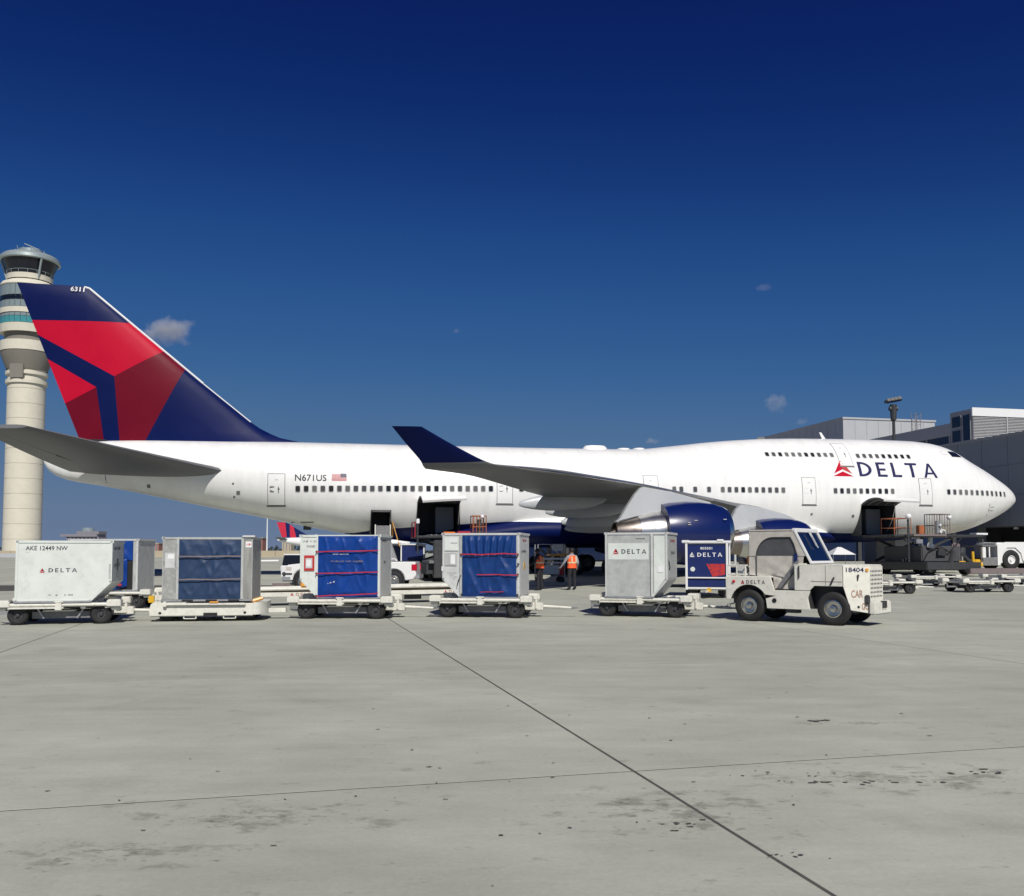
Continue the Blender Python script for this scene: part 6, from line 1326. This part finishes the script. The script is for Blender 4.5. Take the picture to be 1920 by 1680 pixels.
# ---- red and white service cart under the wing
SV = thing('service_cart', 'small white service cart with red ends and a tan board behind the two workers', 'cart', (2.0, 50.5, 0), 10)
q = MB(); q.box(-.55, .85, -.4, .4, .45, .95); q.build('cabinet', 'ule_white', SV, bevel=.02); q = MB(); q.box(.55, .88, -.42, .42, .40, 1.0); q.build('red_end', 'red_mark', SV, bevel=.02); q = MB(); q.box(-.7, .9, -.45, .45, 1.05, 1.12); q.box(-.7, .9, -.45, .45, 1.25, 1.36); q.build('shelf', 'text_white', SV, bevel=.01); q = MB(); q.box(.0, 1.0, -.5, .4, 1.46, 1.58); q.build('tan_board', 'amber', SV, bevel=.02)
q = MB()
for x in (-.65, .85):
    for y in (-.4, .4): q.cyl((x, y, .2), (x, y, 2.1), .035, n=6)
q.tube([(-.65, -.4, 2.1), (.85, -.4, 2.1)], .03, 6); q.build('frame', 'galv', SV); q = MB(); q.box(.15, .75, -.42, -.38, 1.75, 2.08); q.build('placard', 'alu_light', SV)
for x in (-.5, .7):
    for sy in (-1, 1): wheel(SV, (x, sy*.38, .16), .16, .1, 'steel_dark', .5, n=14)
# ---- canopy tent beyond the front loader
TN = thing('canopy_tent', 'white peaked canopy under the forward belly beyond the tow tractor', 'tent', (31.0, 86, gz(86)), 10); TN.scale = (.62, .62, .95)
q = MB(); q.add([(-1.9, -1.5, 1.0), (1.9, -1.5, 1.0), (1.9, 1.5, 1.0), (-1.9, 1.5, 1.0), (-.3, 0, 1.75), (.3, 0, 1.75)], [(0, 1, 5, 4), (1, 2, 5), (2, 3, 4, 5), (3, 0, 4)]); q.build('roof', 'clean_white', TN)
for x in (-1.8, 1.8):
    for y in (-1.4, 1.4): q = MB(); q.cyl((x, y, 0), (x, y, 1.05), .04, n=6); q.build('leg', 'galv', TN)
WB = thing('tow_bar', 'long white tow bar lying on the far apron left of the pickup truck', 'tow bar', (-24, 80, gz(80)), 5)
q = MB(); q.cyl((-1.2, 0, .42), (3.4, 0, .5), .09, n=8); q.build('beam', 'clean_white', WB, smooth=40)
for sy in (-1, 1): wheel(WB, (.3, sy*.3, .22), .22, .14, 'steel_dark', .5, n=14)

# ---- far airliner
FP = thing('airliner', 'small far airliner with red and navy tail under the rear fuselage', 'airplane', (-60, 330, 0.9), 4)
q = MB(); q.lathe([(-25, .1), (-24, .5), (-20, 1.2), (-15, 1.75), (-11, 1.9), (14, 1.9), (19, 1.7), (21.5, 1.2), (22.6, .5), (22.8, .05)], (0, 0, 4.3), (1, 0, 0), 24); q.v = [(x, y, z+(max(0, -11-x)*.07)) for x, y, z in q.v]; q.build('fuselage', 'plane_white', FP, smooth=60)
ft = MB()
for k, (pl, m_) in enumerate((([(-23.3, 6.3), (-21.6, 6.3), (-22.2, 11.7), (-25.2, 11.7)], 1), ([(-21.6, 6.3), (-20.4, 6.2), (-20.6, 11.0), (-22.2, 11.7)], 0), ([(-20.4, 6.2), (-18.2, 6.2), (-19.2, 10.0), (-20.6, 11.0)], 1), ([(-18.2, 6.2), (-12.5, 6.1), (-19.2, 10.0)], 0))): ft.panel(pl, (0, .15, 0), (1, 0, 0), (0, 0, 1), .3, m_)
ft.build('tail_fin', ['plane_navy', 'tail_red'], FP)
for sy in (-1, 1):
    q = MB(); q.add([(-21, sy*.4, 5.6), (-23.4, sy*6, 6.3), (-24.8, sy*6, 6.3), (-24.0, sy*.4, 5.5), (-21, sy*.4, 5.35), (-23.4, sy*6, 6.2), (-24.8, sy*6, 6.2), (-24.0, sy*.4, 5.3)], [(0, 1, 2, 3), (7, 6, 5, 4), (0, 4, 5, 1), (3, 2, 6, 7), (1, 5, 6, 2)]); q.build('horizontal_stabilizer', 'wing_grey', FP)
    q = MB(); q.add([(4, sy*1.5, 3.3), (-5.5, sy*17, 4.6), (-8, sy*17, 4.6), (-4, sy*1.5, 3.2), (4, sy*1.5, 2.8), (-5.5, sy*17, 4.4), (-8, sy*17, 4.4), (-4, sy*1.5, 2.7)], [(0, 1, 2, 3), (7, 6, 5, 4), (0, 4, 5, 1), (3, 2, 6, 7), (1, 5, 6, 2)]); wgf = q.build('wing', 'wing_grey', FP)
    q = MB(); q.panel([(-5.8, 4.5), (-8, 4.5), (-9.2, 6.9), (-8.2, 6.9)], (0, sy*17.2, 0), (1, 0, 0), (0, 0, 1), .15); q.build('winglet', 'plane_white', wgf)
    q = MB(); q.lathe([(-2, .4), (0, 1.0), (2.5, 1.05), (3, .95)], (1.5, sy*6, 2.0), (1, 0, 0), 16); q.build('engine', 'plane_navy', FP, smooth=50)
    wheel(FP, (-2, sy*3, .5), .5, .4, 'clean_white', .5, n=14)
q = MB(); q.cyl((-2, -3, .5), (-2, 3, .5), .15, n=6); q.cyl((16.5, 0, .5), (16.5, 0, 2.6), .15, n=6); q.cyl((-2, -3, .5), (-2, -2.5, 3), .15, n=6); q.cyl((-2, 3, .5), (-2, 2.5, 3), .15, n=6); q.build('gear_leg', 'pylon_grey', FP); wheel(FP, (16.5, 0, .4), .4, .3, 'clean_white', .5, n=14)

# ============================================================ people
def person(label, loc, rz, J, sleeve, vestmat='vest', h=1.0):
    """J: joint positions; the body is one skinned surface, clothes are separate shells"""
    root = thing('person', label, 'person', loc, rz, 'ramp workers in orange vests'); root.scale = (h*1.12, h*1.12, h)
    names = ['pelvis', 'waist', 'chest', 'neck', 'jaw', 'crown', 'lsh', 'lel', 'lwr', 'lha', 'rsh', 'rel', 'rwr', 'rha', 'lhip', 'lkn', 'lan', 'lto', 'rhip', 'rkn', 'ran', 'rto']
    rad = dict(pelvis=.145, waist=.135, chest=.155, neck=.062, jaw=.085, crown=.075, lsh=.075, lel=.052, lwr=.036, lha=.034, rsh=.075, rel=.052, rwr=.036, rha=.034, lhip=.10, lkn=.068, lan=.056, lto=.045, rhip=.10, rkn=.068, ran=.056, rto=.045)
    E_ = [('pelvis', 'waist'), ('waist', 'chest'), ('chest', 'neck'), ('neck', 'jaw'), ('jaw', 'crown'), ('chest', 'lsh'), ('lsh', 'lel'), ('lel', 'lwr'), ('lwr', 'lha'), ('chest', 'rsh'), ('rsh', 'rel'), ('rel', 'rwr'), ('rwr', 'rha'), ('pelvis', 'lhip'), ('lhip', 'lkn'), ('lkn', 'lan'), ('lan', 'lto'), ('pelvis', 'rhip'), ('rhip', 'rkn'), ('rkn', 'ran'), ('ran', 'rto')]
    me = bpy.data.meshes.new('body'); me.from_pydata([J[n] for n in names], [(names.index(a), names.index(b_)) for a, b_ in E_], [])
    ob = bpy.data.objects.new('body', me); COL.objects.link(ob); sk_ = ob.modifiers.new('s', 'SKIN')
    for i, n in enumerate(names):
        ry = .78 if n in ('pelvis', 'waist', 'chest') else 1; me.skin_vertices[0].data[i].radius = (rad[n], rad[n]*ry); me.skin_vertices[0].data[i].use_root = (n == 'pelvis')
    ob.modifiers.new('u', 'SUBSURF').levels = 2; ob.modifiers['u'].render_levels = 2
    dg = bpy.context.evaluated_depsgraph_get(); dg.update(); nm = bpy.data.meshes.new_from_object(ob.evaluated_get(dg)); bpy.data.objects.remove(ob)
    bm = bmesh.new(); bm.from_mesh(nm)
    for hd, wr, sgn in (('lha', 'lwr', 1), ('rha', 'rwr', -1)):             # five bent fingers rooted in the palm
        d = (Vector(J[hd])-Vector(J[wr])).normalized(); side_ = d.cross(Vector((0, 1, .2))).normalized()
        for k, (o_, l_) in enumerate(((-.030, .06), (-.010, .075), (.010, .08), (.028, .07), (.045, .05))):
            b0 = Vector(J[hd])+side_*o_; b1 = b0+d*l_*.6+Vector((0, -.006, 0)); b2 = b1+d*l_*.45+Vector((0, -.022, 0))
            if k == 4: b0 = Vector(J[wr])+d*.02+side_*.028; b1 = b0+side_*.03+d*.03; b2 = b1+d*.035
            t_ = MB(); t_.cyl(b0, b1, .011, .010, n=6); t_.cyl(b1, b2, .010, .007, n=6); vv = [bm.verts.new(p) for p in t_.v]
            for f in t_.f:
                try: bm.faces.new([vv[i] for i in f])
                except ValueError: pass
    hc_ = (Vector(J['jaw'])+Vector(J['crown']))/2; fwd = Vector((0, -1, 0)) 
    for c_, r_ in ((hc_+Vector((0, -.095, -.015)), .018), (hc_+Vector((.088, 0, -.01)), .022), (hc_+Vector((-.088, 0, -.01)), .022)):
        bmesh.ops.create_icosphere(bm, subdivisions=1, radius=r_, matrix=Matrix.Translation(c_))
    bm.to_mesh(nm); bm.free()
    for m_ in ('skin', 'cloth_dark', sleeve): nm.materials.append(MAT[m_])
    zw = J['pelvis'][2]+.02; zn = J['neck'][2]
    for p in nm.polygons:
        c = p.center; near = min(names, key=lambda n: (Vector(J[n])-c).length)
        p.material_index = 0 if near in ('jaw', 'crown', 'lha', 'rha') else 1 if (near in ('lhip', 'rhip', 'lkn', 'rkn', 'lan', 'ran', 'lto', 'rto', 'pelvis')) else 2
    nm.shade_smooth(); link('body', nm, root)
    # vest shell
    q = MB(); n = 20; P0, P1, P2 = Vector(J['pelvis']), Vector(J['waist']), Vector(J['chest'])
    rows = [(P0+Vector((0, 0, -.02)), .195, .150), (P1, .180, .142), (P1.lerp(P2, .5), .19, .148), (P2, .205, .150), (P2+Vector((0, 0, .08)), .19, .135), (P2+Vector((0, 0, .145)), .12, .10)]
    for c, rx, ry in rows:
        for k in range(n): a = 2*math.pi*k/n; q.v.append((c.x+rx*math.cos(a), c.y+ry*math.sin(a), c.z))
    for i in range(5):
        for k in range(n): q.f.append((i*n+k, i*n+(k+1) % n, (i+1)*n+(k+1) % n, (i+1)*n+k)); q.m.append(0)
    vst = q.build('vest', vestmat, root, smooth=60)
    q = MB()
    c = P1.lerp(P2, .25); 
    for z_, rx, ry in ((c.z, .190, .150),):
        ring = [(c.x+rx*math.cos(2*math.pi*k/n), c.y+ry*math.sin(2*math.pi*k/n)) for k in range(n)]
        b0 = len(q.v); q.v += [(x, y, z_-.025) for x, y in ring]+[(x, y, z_+.025) for x, y in ring]
        for k in range(n): q.f.append((b0+k, b0+(k+1) % n, b0+n+(k+1) % n, b0+n+k)); q.m.append(0)
    for sx in (-.09, .09):
        for sgn in (-1, 1):
            q.add([(P2.x+sx-.022, P2.y+sgn*.150, P2.z+.10), (P2.x+sx+.022, P2.y+sgn*.150, P2.z+.10), (c.x+sx+.022, c.y+sgn*.150, c.z), (c.x+sx-.022, c.y+sgn*.150, c.z)], [(0, 1, 2, 3)])
    q.build('reflective_tape', 'vest_tape', vst)
    q = MB(); hr = Vector(J['crown']); jc = hc_+Vector((0, .012, .03))
    q.lathe([(.115*math.sin(R(a)), .102*math.cos(R(a))) for a in (-12, 10, 30, 50, 70, 88)], jc, (0, 0, 1), 16); q.build('hair', 'hair', root, smooth=60)
    return root
def stand(**kw):
    J = dict(pelvis=(0, 0, .96), waist=(0, 0, 1.12), chest=(0, 0, 1.33), neck=(0, -.01, 1.51), jaw=(0, -.03, 1.60), crown=(0, -.01, 1.72), lsh=(.185, 0, 1.42), lel=(.25, .03, 1.15), lwr=(.25, -.06, .93), lha=(.25, -.09, .86), rsh=(-.185, 0, 1.42), rel=(-.25, .03, 1.15), rwr=(-.25, -.06, .93), rha=(-.25, -.09, .86),
             lhip=(.095, 0, .89), lkn=(.11, -.02, .49), lan=(.12, .02, .075), lto=(.13, -.15, .045), rhip=(-.095, 0, .89), rkn=(-.11, -.02, .49), ran=(-.12, .02, .075), rto=(-.13, -.15, .045)); J.update(kw); return J
person('ramp worker in dark sleeves and orange vest next to the creased curtain container', (1.22, 39.7, 0), -125, stand(lel=(.22, -.10, 1.18), lwr=(.16, -.28, 1.10), lha=(.14, -.35, 1.09), chest=(0, -.05, 1.33), neck=(0, -.09, 1.50), jaw=(0, -.13, 1.58), crown=(0, -.12, 1.70), lsh=(.185, -.04, 1.42), rsh=(-.185, -.04, 1.42)), 'cloth_dark', h=1.03)
person('ramp worker in grey sleeves and striped orange vest seen from behind, nearer the aluminium container', (2.64, 40.0, 0), 208, stand(rel=(-.20, .10, 1.16), lel=(.30, -.08, 1.17), lwr=(.36, -.22, .98), lha=(.37, -.27, .92)), 'cloth_grey', h=1.03)
